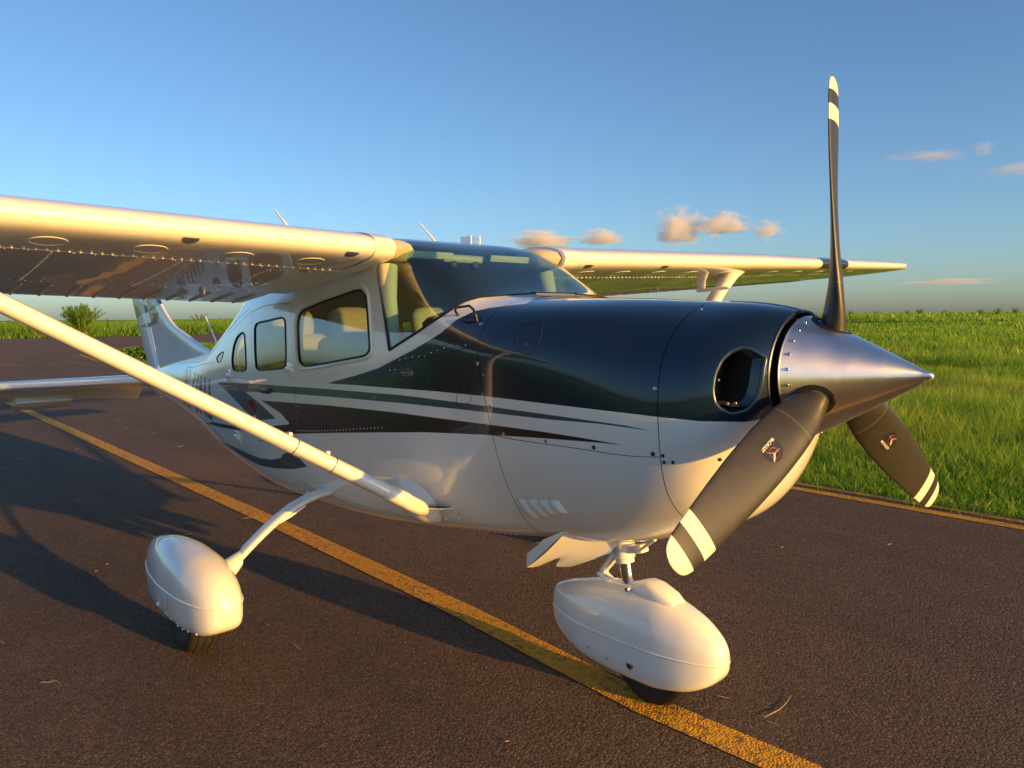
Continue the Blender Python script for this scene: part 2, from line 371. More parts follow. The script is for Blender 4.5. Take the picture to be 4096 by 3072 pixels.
def blades(name, x, y, h, w, lean, tint, mat, z0=-.03, segs=3):
    n = len(x); az = rng.uniform(0, 2*PI, n); bend = rng.uniform(0, 2*PI, n)
    wx, wy = np.cos(az)*w/2, np.sin(az)*w/2; bx, by = np.cos(bend)*lean*h, np.sin(bend)*lean*h
    lv = np.linspace(0, 1, segs+1); V = []
    for k, l in enumerate(lv[:-1]):
        ww = 1-.75*l**1.5; cx, cy, cz = x+bx*l**2, y+by*l**2, z0+h*(l-.25*lean*l*l)
        V += [np.stack([cx-wx*ww, cy-wy*ww, cz], 1), np.stack([cx+wx*ww, cy+wy*ww, cz], 1)]
    V.append(np.stack([x+bx, y+by, z0+h*(1-.25*lean)], 1))
    m = len(V); V = np.stack(V, 1).reshape(-1, 3); base = np.arange(n)[:, None]*m; T = []
    for k in range(segs-1):
        a = 2*k; T += [[a, a+1, a+3], [a, a+3, a+2]]
    T.append([2*(segs-1), 2*(segs-1)+1, m-1]); T = np.array(T)
    F = (base[:, :, None]+T[None]).reshape(-1, 3)
    me = bpy.data.meshes.new(name); me.vertices.add(len(V)); me.vertices.foreach_set('co', V.astype(np.float32).ravel())
    me.loops.add(F.size); me.loops.foreach_set('vertex_index', F.astype(np.int32).ravel())
    me.polygons.add(len(F)); me.polygons.foreach_set('loop_start', np.arange(0, F.size, 3, dtype=np.int32)); me.polygons.foreach_set('loop_total', np.full(len(F), 3, np.int32))
    me.update(); ca = me.attributes.new('tint', 'FLOAT_COLOR', 'POINT')
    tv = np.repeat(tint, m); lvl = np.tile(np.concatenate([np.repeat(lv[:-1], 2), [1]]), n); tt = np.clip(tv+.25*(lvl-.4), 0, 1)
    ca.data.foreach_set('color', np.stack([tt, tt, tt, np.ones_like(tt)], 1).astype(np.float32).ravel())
    return link(name, me, mat)
def vnoise(x, y, s, seed=0):
    r = np.random.default_rng(seed); g = r.random((64, 64)); X, Y = x/s, y/s; i, j = np.floor(X).astype(int), np.floor(Y).astype(int); f, e = X-i, Y-j
    f, e = f*f*(3-2*f), e*e*(3-2*e); G = lambda a, b: g[a % 64, b % 64]
    return (G(i, j)*(1-f)+G(i+1, j)*f)*(1-e)+(G(i, j+1)*(1-f)+G(i+1, j+1)*f)*e
ex = np.array([p[0] for p in EDGE])[::-1]; ey = np.array([p[1] for p in EDGE])[::-1]
def edge_y(x): return np.interp(x, ex, ey, left=999)
def near_field(x, y):
    """which points lie on the grass island on the far side of the taxiway"""
    return (y > edge_y(x)) & (x > -52-.14*(y-16)+0)
def off_runway(x, y): return ~((x > -79.5-.14*(y-8)) & (x < -50-.14*(y-16)))
def gh(x, y):
    d = y-edge_y(x); k = np.clip((d-.9)/2.6, 0, 1); pn = vnoise(x, y, 1.7, 3)*.6+vnoise(x, y, .5, 4)*.4
    h = .06+.05*np.clip(d/.6, 0, 1)+k*(.06+.46*pn**1.3)
    return h*(1-.45*np.clip((-x-9)/14, 0, 1))
def polar(n, r0, r1, a0, a1, p=1.0):
    r = (r0**p+(r1**p-r0**p)*rng.random(n))**(1/p) if p else r0*(r1/r0)**rng.random(n)
    a = rng.uniform(a0, a1, n); return CAMP[0]+r*np.cos(a), CAMP[1]+r*np.sin(a), r
# right-hand verge: dense close up, thinning and coarsening with distance
x, y, r = polar(330000, 6.2, 26, R(92), R(176), .7); k = near_field(x, y); x, y, r = x[k], y[k], r[k]
h = gh(x, y)*rng.uniform(.55, 1.25, len(x)); tint = np.clip(.18+.35*(vnoise(x, y, 3.1, 31) > .62)*rng.random(len(x))+.5*vnoise(x, y, 1.3, 9)+.25*vnoise(x, y, .3, 8)+rng.normal(0, .13, len(x)), 0, 1)
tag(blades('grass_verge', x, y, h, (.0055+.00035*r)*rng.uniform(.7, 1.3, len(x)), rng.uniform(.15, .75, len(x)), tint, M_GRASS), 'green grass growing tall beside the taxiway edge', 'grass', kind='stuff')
x, y, r = polar(190000, 24, 190, R(85), R(178), 0); k = near_field(x, y) | ((y > 45) & off_runway(x, y)); x, y, r = x[k], y[k], r[k]
h = np.clip(gh(x, y)*(1+r/160), .1, .75)*rng.uniform(.6, 1.3, len(x)); tint = np.clip(.2+.5*vnoise(x, y, 6, 12)+rng.normal(0, .16, len(x)), 0, 1)
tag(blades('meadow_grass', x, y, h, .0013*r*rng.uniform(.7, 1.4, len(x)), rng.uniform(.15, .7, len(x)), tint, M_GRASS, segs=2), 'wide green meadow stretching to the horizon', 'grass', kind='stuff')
x, y, r = polar(90000, 150, 900, R(85), R(150), 0); k = off_runway(x, y) & (y > 60); x, y, r = x[k], y[k], r[k]
tag(blades('distant_meadow', x, y, rng.uniform(.6, 1.2, len(x))*(1+1.5*np.clip((r-200)/250, 0, 1)), .0016*r*rng.uniform(.7, 1.4, len(x)), rng.uniform(.15, .6, len(x)), np.clip(.35+.35*vnoise(x, y, 40, 2)+rng.normal(0, .13, len(x)), 0, 1), M_GRASS, segs=2), 'hazy far meadow along the skyline', 'grass', kind='stuff')
x, y, r = polar(45000, 600, 4000, R(85), R(160), 0); k = (y > 60)
tag(blades('skyline_grass', x[k], y[k], rng.uniform(1.3, 3.0, k.sum()), .0011*r[k], rng.uniform(.1, .4, k.sum()), np.clip(rng.normal(.5, .15, k.sum()), 0, 1), M_GRASS, segs=2), 'thin strip of far grass right on the horizon', 'grass', kind='stuff')
# tall wall of grass beyond the runway
n = 90000; yy = rng.uniform(-40, 150, n); dd = rng.random(n)**1.6*40; xx = -78.3-.14*(yy-8)-dd
prof = np.clip(dd/2.5+.25, 0, 1)
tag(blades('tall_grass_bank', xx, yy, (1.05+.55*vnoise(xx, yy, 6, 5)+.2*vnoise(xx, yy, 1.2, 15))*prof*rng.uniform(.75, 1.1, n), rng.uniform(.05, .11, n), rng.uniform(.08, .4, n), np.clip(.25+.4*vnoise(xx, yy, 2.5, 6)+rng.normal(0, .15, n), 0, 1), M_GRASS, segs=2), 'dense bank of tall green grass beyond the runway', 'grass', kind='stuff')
x, y, r = polar(40000, 100, 800, R(140), R(185), 0); k = x < -95-.14*y
tag(blades('far_tall_grass', x[k], y[k], rng.uniform(.8, 1.55, k.sum()), .0016*r[k], rng.uniform(.1, .5, k.sum()), np.clip(rng.normal(.45, .15, k.sum()), 0, 1), M_GRASS, segs=2), 'far tall grass behind the bank beyond the runway', 'grass', kind='stuff')
# verge on the near side of the taxiway, behind the photographer (seen mirrored in the paint)
n = 60000; x = rng.uniform(-40, 25, n); y = -4.6-rng.random(n)**1.8*40
k = (x > -20); x, y = x[k], y[k]
tag(blades('near_verge_grass', x, y, (.12+.3*np.clip((-y-5)/4, 0, 1))*rng.uniform(.6, 1.3, len(x)), .012+.002*(-y-4.6), rng.uniform(.2, .7, len(x)), np.clip(rng.normal(.4, .2, len(x)), 0, 1), M_GRASS, segs=2), 'grass along the other side of the taxiway', 'grass', kind='stuff')
# seed stems standing above the verge
x, y, r = polar(16000, 6.5, 40, R(95), R(175), .8); k = near_field(x, y) & (y-edge_y(x) > 1.3) & (vnoise(x, y, 2.2, 21) > .45); x, y, r = x[k], y[k], r[k]
tag(blades('seed_stems', x, y, gh(x, y)*rng.uniform(1.1, 1.7, len(x)), .003+.0004*r, rng.uniform(.1, .6, len(x)), rng.uniform(0, 1, len(x)), M_DRY), 'pale thin seed stems rising out of the verge grass', 'grass', kind='stuff')
# cut clippings along the pavement edge
x = rng.uniform(-12, 2, 2600); y = 4.28+rng.normal(0, .10, len(x))
tag(blades('clippings', x, y, rng.uniform(.05, .16, len(x)), .008, rng.uniform(.8, 1.6, len(x)), rng.uniform(.1, 1, len(x)), M_GRASS, z0=0), 'cut grass clippings lying along the pavement edge', 'clippings', kind='stuff')

# ------------------------------------------------------------------ bushes
def bush(name, x, y, h, w, nst, label, group=None, dens=1.0):
    E = bpy.data.objects.new(name, None); COL.objects.link(E); E.location = (x, y, 0); tag(E, label, 'shrub', group)
    mb = MB(); lx = []
    for i in range(nst):
        a = rng.uniform(0, 2*PI); sp = rng.uniform(.1, 1)*w/2; hh = h*rng.uniform(.6, 1)
        tip = np.array([math.cos(a)*sp, math.sin(a)*sp, hh]); mid = tip*np.array([.35, .35, .55])
        mb.tube([(tip[0]*.1, tip[1]*.1, -.04), mid, tip], [.02*h/2, .012*h/2, .004*h/2], 5, caps=False)
        for k in range(int(90*dens)):
            q = rng.random()**.8*.9; p = (mid*q*2 if q < .5 else mid+(tip-mid)*(q-.5)*2); lx.append(p+rng.normal(0, .09*h/2.5*(1.3-q), 3))
    mb.build('stems', simple('bush_stem', (.10, .085, .05), .8) if 'bush_stem' not in MATS else MATS['bush_stem'], E)
    P = np.array(lx); n = len(P)
    o = blades('foliage', P[:, 0], P[:, 1], rng.uniform(.10, .30, n)*h/2.5, .045*h/2.5*rng.uniform(.5, 1.3, n), rng.uniform(.3, 1.2, n), np.clip(rng.normal(.5, .22, n), 0, 1), M_GRASS, z0=0)
    co = np.empty(len(o.data.vertices)*3, np.float32); o.data.vertices.foreach_get('co', co); co = co.reshape(n, -1, 3); co[:, :, 2] += P[:, None, 2]
    o.data.vertices.foreach_set('co', co.ravel()); o.data.update(); o.parent = E
    return E
def at_dist(px, d):
    r_ = ray(px, 1270); r_ = r_/np.hypot(r_[0], r_[1]); return CAMP[0]+r_[0]*d, CAMP[1]+r_[1]*d
bx, by = at_dist(320, 84); bush('bush', bx, by, 3.3, 5.0, 60, 'spreading yellow-green bush rising above the tall grass bank', None, 1.3)
bx, by = at_dist(425, 88); bush('sapling', bx, by, 2.0, .9, 5, 'small low sapling just right of the spreading bush')
bx, by = at_dist(45, 90); bush('sapling', bx, by, 1.95, 3.0, 10, 'low dark scrub at the far end of the grass bank')
bx, by = at_dist(800, 150); bush('sapling', bx, by, 2.9, 4.0, 12, 'lone distant sapling seen between tail fin and cabin')
for px, d, h in ((3405, 420, 3.3), (3500, 480, 3.2), (3630, 430, 3.2), (3681, 400, 3.9), (3780, 500, 3.3), (3920, 450, 3.5), (3990, 380, 3.4), (4060, 420, 3.7), (3150, 460, 3.2)):
    bx, by = at_dist(px, d); bush('far_bush', bx, by, h*1.15, h*rng.uniform(1.0, 1.8), 24, 'tiny dark bush on the far skyline', 'bushes along the skyline', .8)

# ------------------------------------------------------------------ dry stems lying on the asphalt
M_STRAW = simple('dry_straw', (.42, .33, .17), .7, var=.25)
straws = [(1015, 2068, 90, 1), (2170, 2172, 48, 0), (3045, 2046, 50, 0), (2385, 2415, 14, 0), (790, 2088, 24, 0), (755, 2139, 20, 0), (725, 1786, 28, 0), (1075, 2500, 20, 2), (1185, 2590, 28, 3), (1690, 2170, 0, 0),
 (320, 2003, 36, 0), (570, 2018, 20, 0), (430, 2258, 15, 0), (385, 2286, 14, 0), (505, 1711, 18, 0), (620, 1733, 20, 0), (480, 1675, 18, 0), (465, 1683, 14, 0), (300, 1852, 20, 0), (355, 1833, 10, 0), (310, 1797, 12, 0), (90, 1838, 36, 2), (25, 1872, 36, 2), (75, 1654, 12, 0), (330, 1977, 18, 0), (1575, 1622, 12, 0), (570, 2086, 14, 0), (960, 1917, 22, 2), (225, 2735, 40, 3), (190, 2732, 60, 0), (10, 2572, 18, 2), (2895, 2790, 60, 2), (3110, 2830, 110, 4), (3090, 2900, 60, 3), (2030, 2970, 18, 0), (3560, 2180, 20, 0), (3130, 2192, 14, 0)]
for i, (px, py, ln, kind) in enumerate(straws):
    if ln == 0: continue
    c = hit(px, py, 2, .0)
    a = hit(px-ln/2, py+{0: 2, 1: 8, 2: -4, 3: -12, 4: 45}[kind], 2, .0); b = hit(px+ln/2, py-{0: 2, 1: 8, 2: -8, 3: -12, 4: 45}[kind], 2, .0)
    L = np.linalg.norm(b-a)
    if L > .5: b = a+(b-a)*.5/L
    d = (b-a); n = np.array([-d[1], d[0], 0]); bow = rng.uniform(-.12, .12)
    th = .0028 if ln < 40 else .0022
    pts = [a+d*w+n*bow*math.sin(PI*w)+np.array([0, 0, .004+rng.uniform(0, .002)]) for w in np.linspace(0, 1, 6)]
    s = MB().tube([p-c for p in pts], [th*.5, th, th, th*.9, th*.7, th*.3], 6, flat=.6).build('dry_grass_stem', M_STRAW); s.location = c
    long_ = {(1015, 2068): 'long slightly curved dry stem lying between the near main wheel and the yellow line', (3110, 2830): 'longest pale dry stem lying on the asphalt beside the nose wheel',
             (2895, 2790): 'thin faint dry stem lying right against the nose tyre', (190, 2732): 'pale dry stem crossing another on the bare asphalt before the near main wheel'}.get((px, py))
    tag(s, long_ or 'short pale dry grass stem lying on the brown asphalt', 'straw', 'dry stems scattered over the asphalt')

# ------------------------------------------------------------------ clouds: real volumes far away
def mk_cloud(name, dens):
    t = NT(name); v = t.n('VolumePrincipled'); v.inputs['Color'].default_value = (.97, .95, .93, 1); v.inputs['Anisotropy'].default_value = .0
    c = t.coord(); info = t.n('ObjectInfo')
    ln = t.n('VectorMath', operation='LENGTH'); t.l(c, ln.inputs[0])
    ad = t.n('VectorMath', operation='ADD'); t.l(c, ad.inputs[0])
    sc = t.n('VectorMath', operation='SCALE'); t.l(info.outputs['Location'], sc.inputs[0]); sc.inputs['Scale'].default_value = .013; t.l(sc.outputs[0], ad.inputs[1])
    nz = t.noise(ad.outputs[0], 2.0, 7, .62)
    sep = t.n('SeparateXYZ'); t.l(c, sep.inputs[0])
    fall = t.math('ADD', ln.outputs['Value'], t.math('MULTIPLY', t.math('LESS_THAN', sep.outputs[2], -.35), .25))
    d = t.math('SUBTRACT', t.math('MULTIPLY', nz, 2.6), t.math('ADD', t.math('MULTIPLY', fall, 1.0), .55))
    dn = t.math('MULTIPLY', t.math('MULTIPLY', d, 3.0, True), dens)
    t.l(dn, v.inputs['Density']); t.l(v.outputs[0], t.out.inputs['Volume']); MATS['cloud'] = t.m; return t.m
M_CLOUD = mk_cloud('cloud_vapour', .015); M_WISP = mk_cloud('thin_vapour', .0035)
bmc = bmesh.new(); bmesh.ops.create_icosphere(bmc, subdivisions=3, radius=1); me = bpy.data.meshes.new('cloud'); bmc.to_mesh(me); bmc.free(); me.materials.append(M_CLOUD); mew = me.copy(); mew.materials[0] = M_WISP
D = 5200
for px, py, w, h, lab in ((2715, 922, 200, 150, 'largest bright cumulus puff low above the far wing'), (2890, 905, 190, 95, 'soft cumulus puff right beside the largest cloud'), (2160, 970, 260, 75, 'flat pinkish cloud just above the cabin roof'), (2405, 958, 190, 65, 'small ragged cloud between the roof cloud and the largest puff'),
                          (3068, 924, 120, 70, 'small round cloud left of the upright propeller blade'), (3935, 600, 80, 60, 'tiny high cloud over the meadow'), (3720, 628, 260, 30, 'thin faint streak of cloud left of the tiny high cloud'), (4080, 680, 200, 42, 'grey wisp of cloud below the tiny high one'), (3790, 1128, 330, 24, 'long low grey cloud streak over the meadow skyline')):
    o = link('cloud', mew if px > 3600 else me); d = ray(px, py); P = CAMP+d*D; o.location = P; k = D/FPX*.62
    o.scale = (w*k*.9, w*k, h*k); o.rotation_euler = (0, 0, YAW+PI/2); o.scale = (w*k, w*k*.7, h*k*1.15)
    tag(o, lab, 'cloud', None)
# ------------------------------------------------------------------ fuselage surface: 11 control points per half section
ZC = 1.363
SEC = {
 -0.39: [(0,1.612),(.10,1.606),(.20,1.572),(.29,1.515),(.365,1.42),(.397,1.30),(.40,1.16),(.385,1.02),(.325,.905),(.19,.815),(0,.785)],
 -0.75: [(0,1.632),(.15,1.627),(.29,1.60),(.395,1.545),(.462,1.45),(.48,1.32),(.462,1.15),(.43,.98),(.35,.81),(.20,.69),(0,.66)],
 -1.15: [(0,1.648),(.20,1.643),(.38,1.617),(.49,1.56),(.553,1.46),(.553,1.34),(.515,1.15),(.465,.95),(.365,.745),(.22,.63),(0,.597)],
 -1.30: [(0,1.667),(.22,1.661),(.385,1.638),(.485,1.59),(.555,1.495),(.562,1.37),(.53,1.17),(.49,.95),(.40,.735),(.25,.61),(0,.578)],
 -1.47: [(0,1.738),(.23,1.732),(.40,1.708),(.485,1.655),(.553,1.545),(.568,1.40),(.553,1.19),(.525,.94),(.435,.71),(.27,.59),(0,.56)],
 -1.85: [(0,1.912),(.25,1.912),(.42,1.897),(.50,1.845),(.54,1.70),(.577,1.43),(.585,1.18),(.57,.92),(.49,.67),(.30,.545),(0,.525)],
 -2.30: [(0,1.965),(.27,1.963),(.45,1.94),(.51,1.86),(.545,1.68),(.58,1.40),(.59,1.15),(.575,.88),(.50,.62),(.30,.50),(0,.485)],
 -2.90: [(0,1.955),(.27,1.952),(.44,1.925),(.50,1.83),(.535,1.65),(.57,1.38),(.58,1.13),(.565,.86),(.49,.60),(.30,.475),(0,.46)],
 -3.45: [(0,1.895),(.25,1.89),(.40,1.86),(.465,1.77),(.505,1.59),(.545,1.34),(.56,1.11),(.54,.85),(.465,.59),(.28,.465),(0,.45)],
 -3.90: [(0,1.74),(.20,1.735),(.33,1.70),(.41,1.62),(.465,1.46),(.505,1.27),(.515,1.07),(.495,.83),(.42,.60),(.25,.485),(0,.47)],
 -4.40: [(0,1.55),(.17,1.545),(.28,1.51),(.355,1.44),(.415,1.32),(.45,1.17),(.46,1.0),(.44,.80),(.37,.63),(.22,.54),(0,.525)],
 -4.90: [(0,1.375),(.12,1.37),(.225,1.34),(.305,1.28),(.36,1.19),(.39,1.07),(.395,.95),(.375,.81),(.31,.69),(.18,.62),(0,.61)],
 -5.50: [(0,1.265),(.10,1.26),(.185,1.24),(.25,1.195),(.295,1.12),(.315,1.03),(.318,.93),(.30,.83),(.24,.745),(.14,.70),(0,.69)],
 -6.30: [(0,1.17),(.08,1.165),(.145,1.15),(.185,1.12),(.215,1.07),(.228,1.0),(.228,.935),(.212,.865),(.17,.805),(.10,.775),(0,.765)],
 -7.10: [(0,1.06),(.05,1.057),(.088,1.045),(.11,1.02),(.122,.985),(.127,.95),(.125,.91),(.112,.875),(.088,.85),(.05,.835),(0,.83)],
 -7.40: [(0,1.02),(.03,1.018),(.055,1.01),(.068,.995),(.075,.97),(.078,.95),(.076,.925),(.068,.90),(.053,.885),(.03,.875),(0,.872)],
}
circ = [(.212*math.sin(k*PI/10), ZC+.212*math.cos(k*PI/10)) for k in range(11)]
seam0 = SEC[-.39]
for x, k in ((-.30, .88), (-.225, .68), (-.165, .42), (-.125, .18), (-.10, 0.0)):
    SEC[x] = [tuple(np.array(c)*(1-k)+np.array(s)*k) for c, s in zip(circ, seam0)]
SX = sorted(SEC, reverse=True)
CT = np.array([[(x, -y, z) for y, z in SEC[x]] + [(x, y, z) for y, z in SEC[x][9:0:-1]] for x in SX])   # (K, 20, 3), +u = starboard
dist = [0]
for a, b in zip(CT[:-1], CT[1:]): dist.append(dist[-1]+np.linalg.norm(b-a, axis=1).mean())
TK = np.array(dist)
EVT = cspline(TK, CT); TMAX = TK[-1]
# periodic uniform cubic spline around the section (linear in the control points)
_n = 20; _A = np.zeros((_n, _n)); _B = np.zeros((_n, _n))
for i in range(_n):
    _A[i, i] = 4; _A[i, (i-1) % _n] = _A[i, (i+1) % _n] = 1
    _B[i, (i+1) % _n] += 6; _B[i, i] -= 12; _B[i, (i-1) % _n] += 6
_M2 = np.linalg.solve(_A, _B)
def S(t, v):
    """surface point for loft parameter t (m along the hull) and v in [-10, 10] (0 top, + starboard)"""
    t = np.asarray(t, float); v = np.asarray(v, float); t, v = np.broadcast_arrays(t, v); sh = t.shape; t = t.ravel(); v = v.ravel()
    if t.size > 4: tu, inv = np.unique(t, return_inverse=True)
    else: tu, inv = t, np.arange(t.size)
    C = EVT(tu); D = np.matmul(_M2, C)
    u = np.mod(v, 20); i = np.floor(u).astype(int); f = (u-i)[:, None]; i = i % 20; j = (i+1) % 20; g = 1-f
    return (g*C[inv, i]+f*C[inv, j]+((g**3-g)*D[inv, i]+(f**3-f)*D[inv, j])/6).reshape(sh+(3,))
def NRM(t, v):
    e = 2e-3; t = np.asarray(t, float); v = np.asarray(v, float)
    a = S(np.minimum(t+e, TMAX), v)-S(np.maximum(t-e, 0), v); b = S(t, v+.01)-S(t, v-.01)
    n = np.cross(a, b); n /= np.linalg.norm(n, axis=-1, keepdims=True)+1e-12
    return n
_sgn = 1.0 if NRM(np.array([4.]), np.array([5.]))[0, 1] < 0 else -1.0
def N_(t, v): return NRM(t, v)*_sgn
_tx = np.linspace(0, TMAX, 1200); _xx = EVT(_tx)[:, 0, 0]
def t_of_x(x): return float(np.interp(-x, -_xx, _tx))
_tg, _vg = np.meshgrid(np.linspace(0, TMAX, 260), np.linspace(0, 9.9, 80), indexing='ij')
_Pg = S(_tg, _vg); _Ng = N_(_tg, _vg); _pp = proj(_Pg); _vis = ((CAMP-_Pg)*_Ng).sum(-1) > 0
def on_hull(px, py):
    """hull parameters (t, v) seen at a pixel on the starboard side"""
    d = np.hypot(_pp[..., 0]-px, _pp[..., 1]-py)+np.where(_vis, 0, 1e4)
    i = np.unravel_index(np.argmin(d), d.shape); q = np.array([_tg[i], _vg[i]])
    for _ in range(14):
        p0 = proj(S(q[0], q[1])); r = p0-np.array([px, py])
        if abs(r[0])+abs(r[1]) < .25: break
        J = np.stack([(proj(S(q[0]+1e-4, q[1]))-p0)/1e-4, (proj(S(q[0], q[1]+1e-3))-p0)/1e-3], 1)
        try: st = np.linalg.lstsq(J, r, rcond=1e-3)[0]
        except Exception: break
        st = np.clip(st, [-.1, -.4], [.1, .4]); q = q-st*.9
        q[0] = min(max(q[0], 0), TMAX); q[1] = min(max(q[1], -.5), 9.9)
    return q
VS = .17
def dens(pts, step=45, closed=True):
    out = []
    for a, b in zip(pts, pts[1:]+(pts[:1] if closed else [])):
        n = max(1, int(math.hypot(b[0]-a[0], b[1]-a[1])/step))
        out += [(a[0]+(b[0]-a[0])*k/n, a[1]+(b[1]-a[1])*k/n) for k in range(n)]
    return out if closed else out+[pts[-1]]
def hull_poly(pts): return np.array([on_hull(*p) for p in pts])
def metric(q): return np.stack([q[..., 0], q[..., 1]*VS], -1)
def hullpt(px, py, off=0.0):
    q = on_hull(px, py); return S(*q)+N_(*q)*off, N_(*q), q

# ------------------------------------------------------------------ pixel outlines read from the photograph
PX_FRONTWIN = [(1191,1249),(1300,1202),(1440,1156),(1464,1185),(1472,1270),(1481,1400),(1460,1424),(1340,1445),(1215,1466),(1197,1445)]
PX_MIDWIN = [(1019,1296),(1070,1284),(1134,1270),(1142,1290),(1145,1400),(1144,1472),(1085,1478),(1026,1482),(1020,1400)]
PX_REARWIN = [(970,1329),(978,1336),(983,1400),(986,1470),(981,1484),(934,1484),(928,1440),(936,1380),(950,1345)]
PX_BACKWIN = [(866,1432),(878,1415),(896,1405),(889,1432),(882,1449),(870,1450)]
PX_WS = [(1513,1097),(1530,1200),(1545,1310),(1558,1401),(1600,1373),(1660,1335),(1750,1275),(1850,1212),(1890,1198),(1930,1189),(2050,1181),(2140,1176)]
PX_NAVY_UP = [(1308,1533),(1420,1503),(1514,1472),(1659,1397),(1763,1333),(1828,1278),(1897,1245),(1962,1231),(2037,1222),(2110,1214)]
PX_NAVY_LO = [(1400,1539),(1723,1564),(1937,1584),(2196,1616),(2500,1652),(2635,1668),(2806,1685),(2941,1687),(3030,1679)]
PX_TEAL = [(865,1529),(1012,1535),(1320,1557),(1599,1580),(1937,1623),(2245,1666),(2500,1702),(2620,1725),(2395,1695),(2196,1678),(1937,1648),(1599,1612),(1320,1587),(1107,1571),(980,1566),(1040,1615),(1104,1674),(1065,1678),(1027,1682),(980,1642),(930,1590)]
PX_BLK = [(1045,1602),(1321,1622),(1599,1652),(1746,1672),(1985,1702),(2171,1727),(2330,1752),(2500,1781),(2388,1770),(2171,1753),(1985,1741),(1696,1729),(1547,1730),(1348,1731),(1149,1736),(1040,1731),(933,1718),(848,1698),(769,1668),(848,1686),(933,1702),(1067,1706),(1161,1697),(1122,1652)]
PX_SWOOSH = [(871,1759),(948,1811),(1022,1856),(1097,1873),(1171,1877),(1231,1866),(1200,1835),(1150,1810),(1131,1816),(1124,1831),(1087,1839),(1037,1832),(957,1797)]
PX_INLET = [(2850,1566),(2858,1500),(2885,1440),(2925,1403),(2972,1387),(3010,1396),(3066,1428),(3058,1462),(3050,1530),(3034,1592),(2990,1640),(2925,1656),(2880,1636),(2858,1610)]
PX_DOOR = [(1007,1250),(1160,1213),(1172,1400),(1182,1600),(1186,1745),(1030,1765),(1018,1520)]
T_BASE = t_of_x(-1.22)
H_FRONT, H_MID, H_REAR, H_BACK = [smooth_loop(metric(hull_poly(p)), rnd=.3) for p in (PX_FRONTWIN, PX_MIDWIN, PX_REARWIN, PX_BACKWIN)]
_ws = [list(on_hull(*p)) for p in dens(PX_WS, 30, False)]
_ws = [[t_of_x(-2.10), .0], [t_of_x(-2.10), 2.2]]+[[t_of_x(-1.94), 2.75]]+_ws
_ws = [q for q in _ws if q[1] > .15 or q[0] > t_of_x(-1.7)]
_ws += [[t_of_x(-1.305), .6], [t_of_x(-1.30), -2.]]
_ws[0] = [t_of_x(-2.10), -2.]
H_WS = metric(np.array(_ws))
_nu = [list(on_hull(*p)) for p in dens(PX_NAVY_UP, 30, False)]; _nu = [q for q in _nu if q[1] > .6]
_nl = [list(on_hull(*p)) for p in dens(PX_NAVY_LO, 45, False)]
H_NAVY = metric(np.array(_nl[::-1]+_nu+[[T_BASE, .6], [T_BASE, -2], [-.3, -2], [-.3, 6.95], [.0, 6.9]]))
H_TEAL, H_BLK, H_SW = [metric(hull_poly(dens(p))) for p in (PX_TEAL, PX_BLK, PX_SWOOSH)]
H_INLET = smooth_loop(metric(hull_poly(PX_INLET)), rnd=.3)
H_DOOR = metric(hull_poly(PX_DOOR))
_c1 = on_hull(1985, 1742); _c2 = on_hull(2640, 1828)

# ------------------------------------------------------------------ cutting the hull grid into parts
class Cut:
    def __init__(s, nt, nv):
        ts = np.linspace(0, TMAX, nt); vs = np.linspace(-10, 10, nv+1)
        if nv > 100:
            pos = np.concatenate([np.linspace(0, 5.2, 48, endpoint=False), np.linspace(5.2, 5.5, 8, endpoint=False), np.linspace(5.5, 6.3, 56, endpoint=False), np.linspace(6.3, 6.6, 8, endpoint=False), np.linspace(6.6, 10, 36)])
            vs = np.concatenate([-pos[:0:-1], pos]); nv = len(vs)-1
        T, V = np.meshgrid(ts, vs, indexing='ij'); s.q = [np.stack([T.ravel(), V.ravel()], 1)]; s.n = T.size
        i, j = np.meshgrid(np.arange(nt-1), np.arange(nv), indexing='ij'); a = (i*(nv+1)+j).ravel()
        s.all = [tuple(x) for x in np.stack([a, a+1, a+nv+2, a+nv+1], 1).tolist()]
        s._q = None
    def Q(s):
        if len(s.q) > 1: s.q = [np.concatenate(s.q)]
        return s.q[0]
    def vals(s, fn):
        Q = s.Q(); return fn(Q, S(Q[:, 0], Q[:, 1]))
    def split(s, polys, d, lev):
        ins, outs = [], []; cache = {}; new = []; Q = s.Q(); base = len(Q); dn = d.tolist()
        for p in polys:
            sg = [dn[k] < lev for k in p]
            if all(sg): ins.append(p); continue
            if not any(sg): outs.append(p); continue
            A, B = [], []; m = len(p)
            for k in range(m):
                a, b = p[k], p[(k+1) % m]
                (A if sg[k] else B).append(a)
                if sg[k] != sg[(k+1) % m]:
                    key = (a, b) if a < b else (b, a); i = cache.get(key)
                    if i is None:
                        w = (lev-dn[key[0]])/(dn[key[1]]-dn[key[0]]); w = min(max(w, .002), .998)
                        new.append(Q[key[0]]*(1-w)+Q[key[1]]*w); i = cache[key] = base+len(new)-1
                    A.append(i); B.append(i)
            if len(A) > 2: ins.append(tuple(A))
            if len(B) > 2: outs.append(tuple(B))
        if new: s.q.append(np.array(new))
        return ins, outs
    def gap(s, polys, fn, eps):
        """-> (inside, outside) with a real gap of 2*eps between them"""
        d = s.vals(fn); r, out = s.split(polys, d, eps)
        d = s.vals(fn); ins, _ = s.split(r, d, -eps)
        return ins, out
def hsdf(poly): return lambda Q, P: sdf_poly(poly, np.stack([Q[:, 0], np.abs(Q[:, 1])*VS], 1))
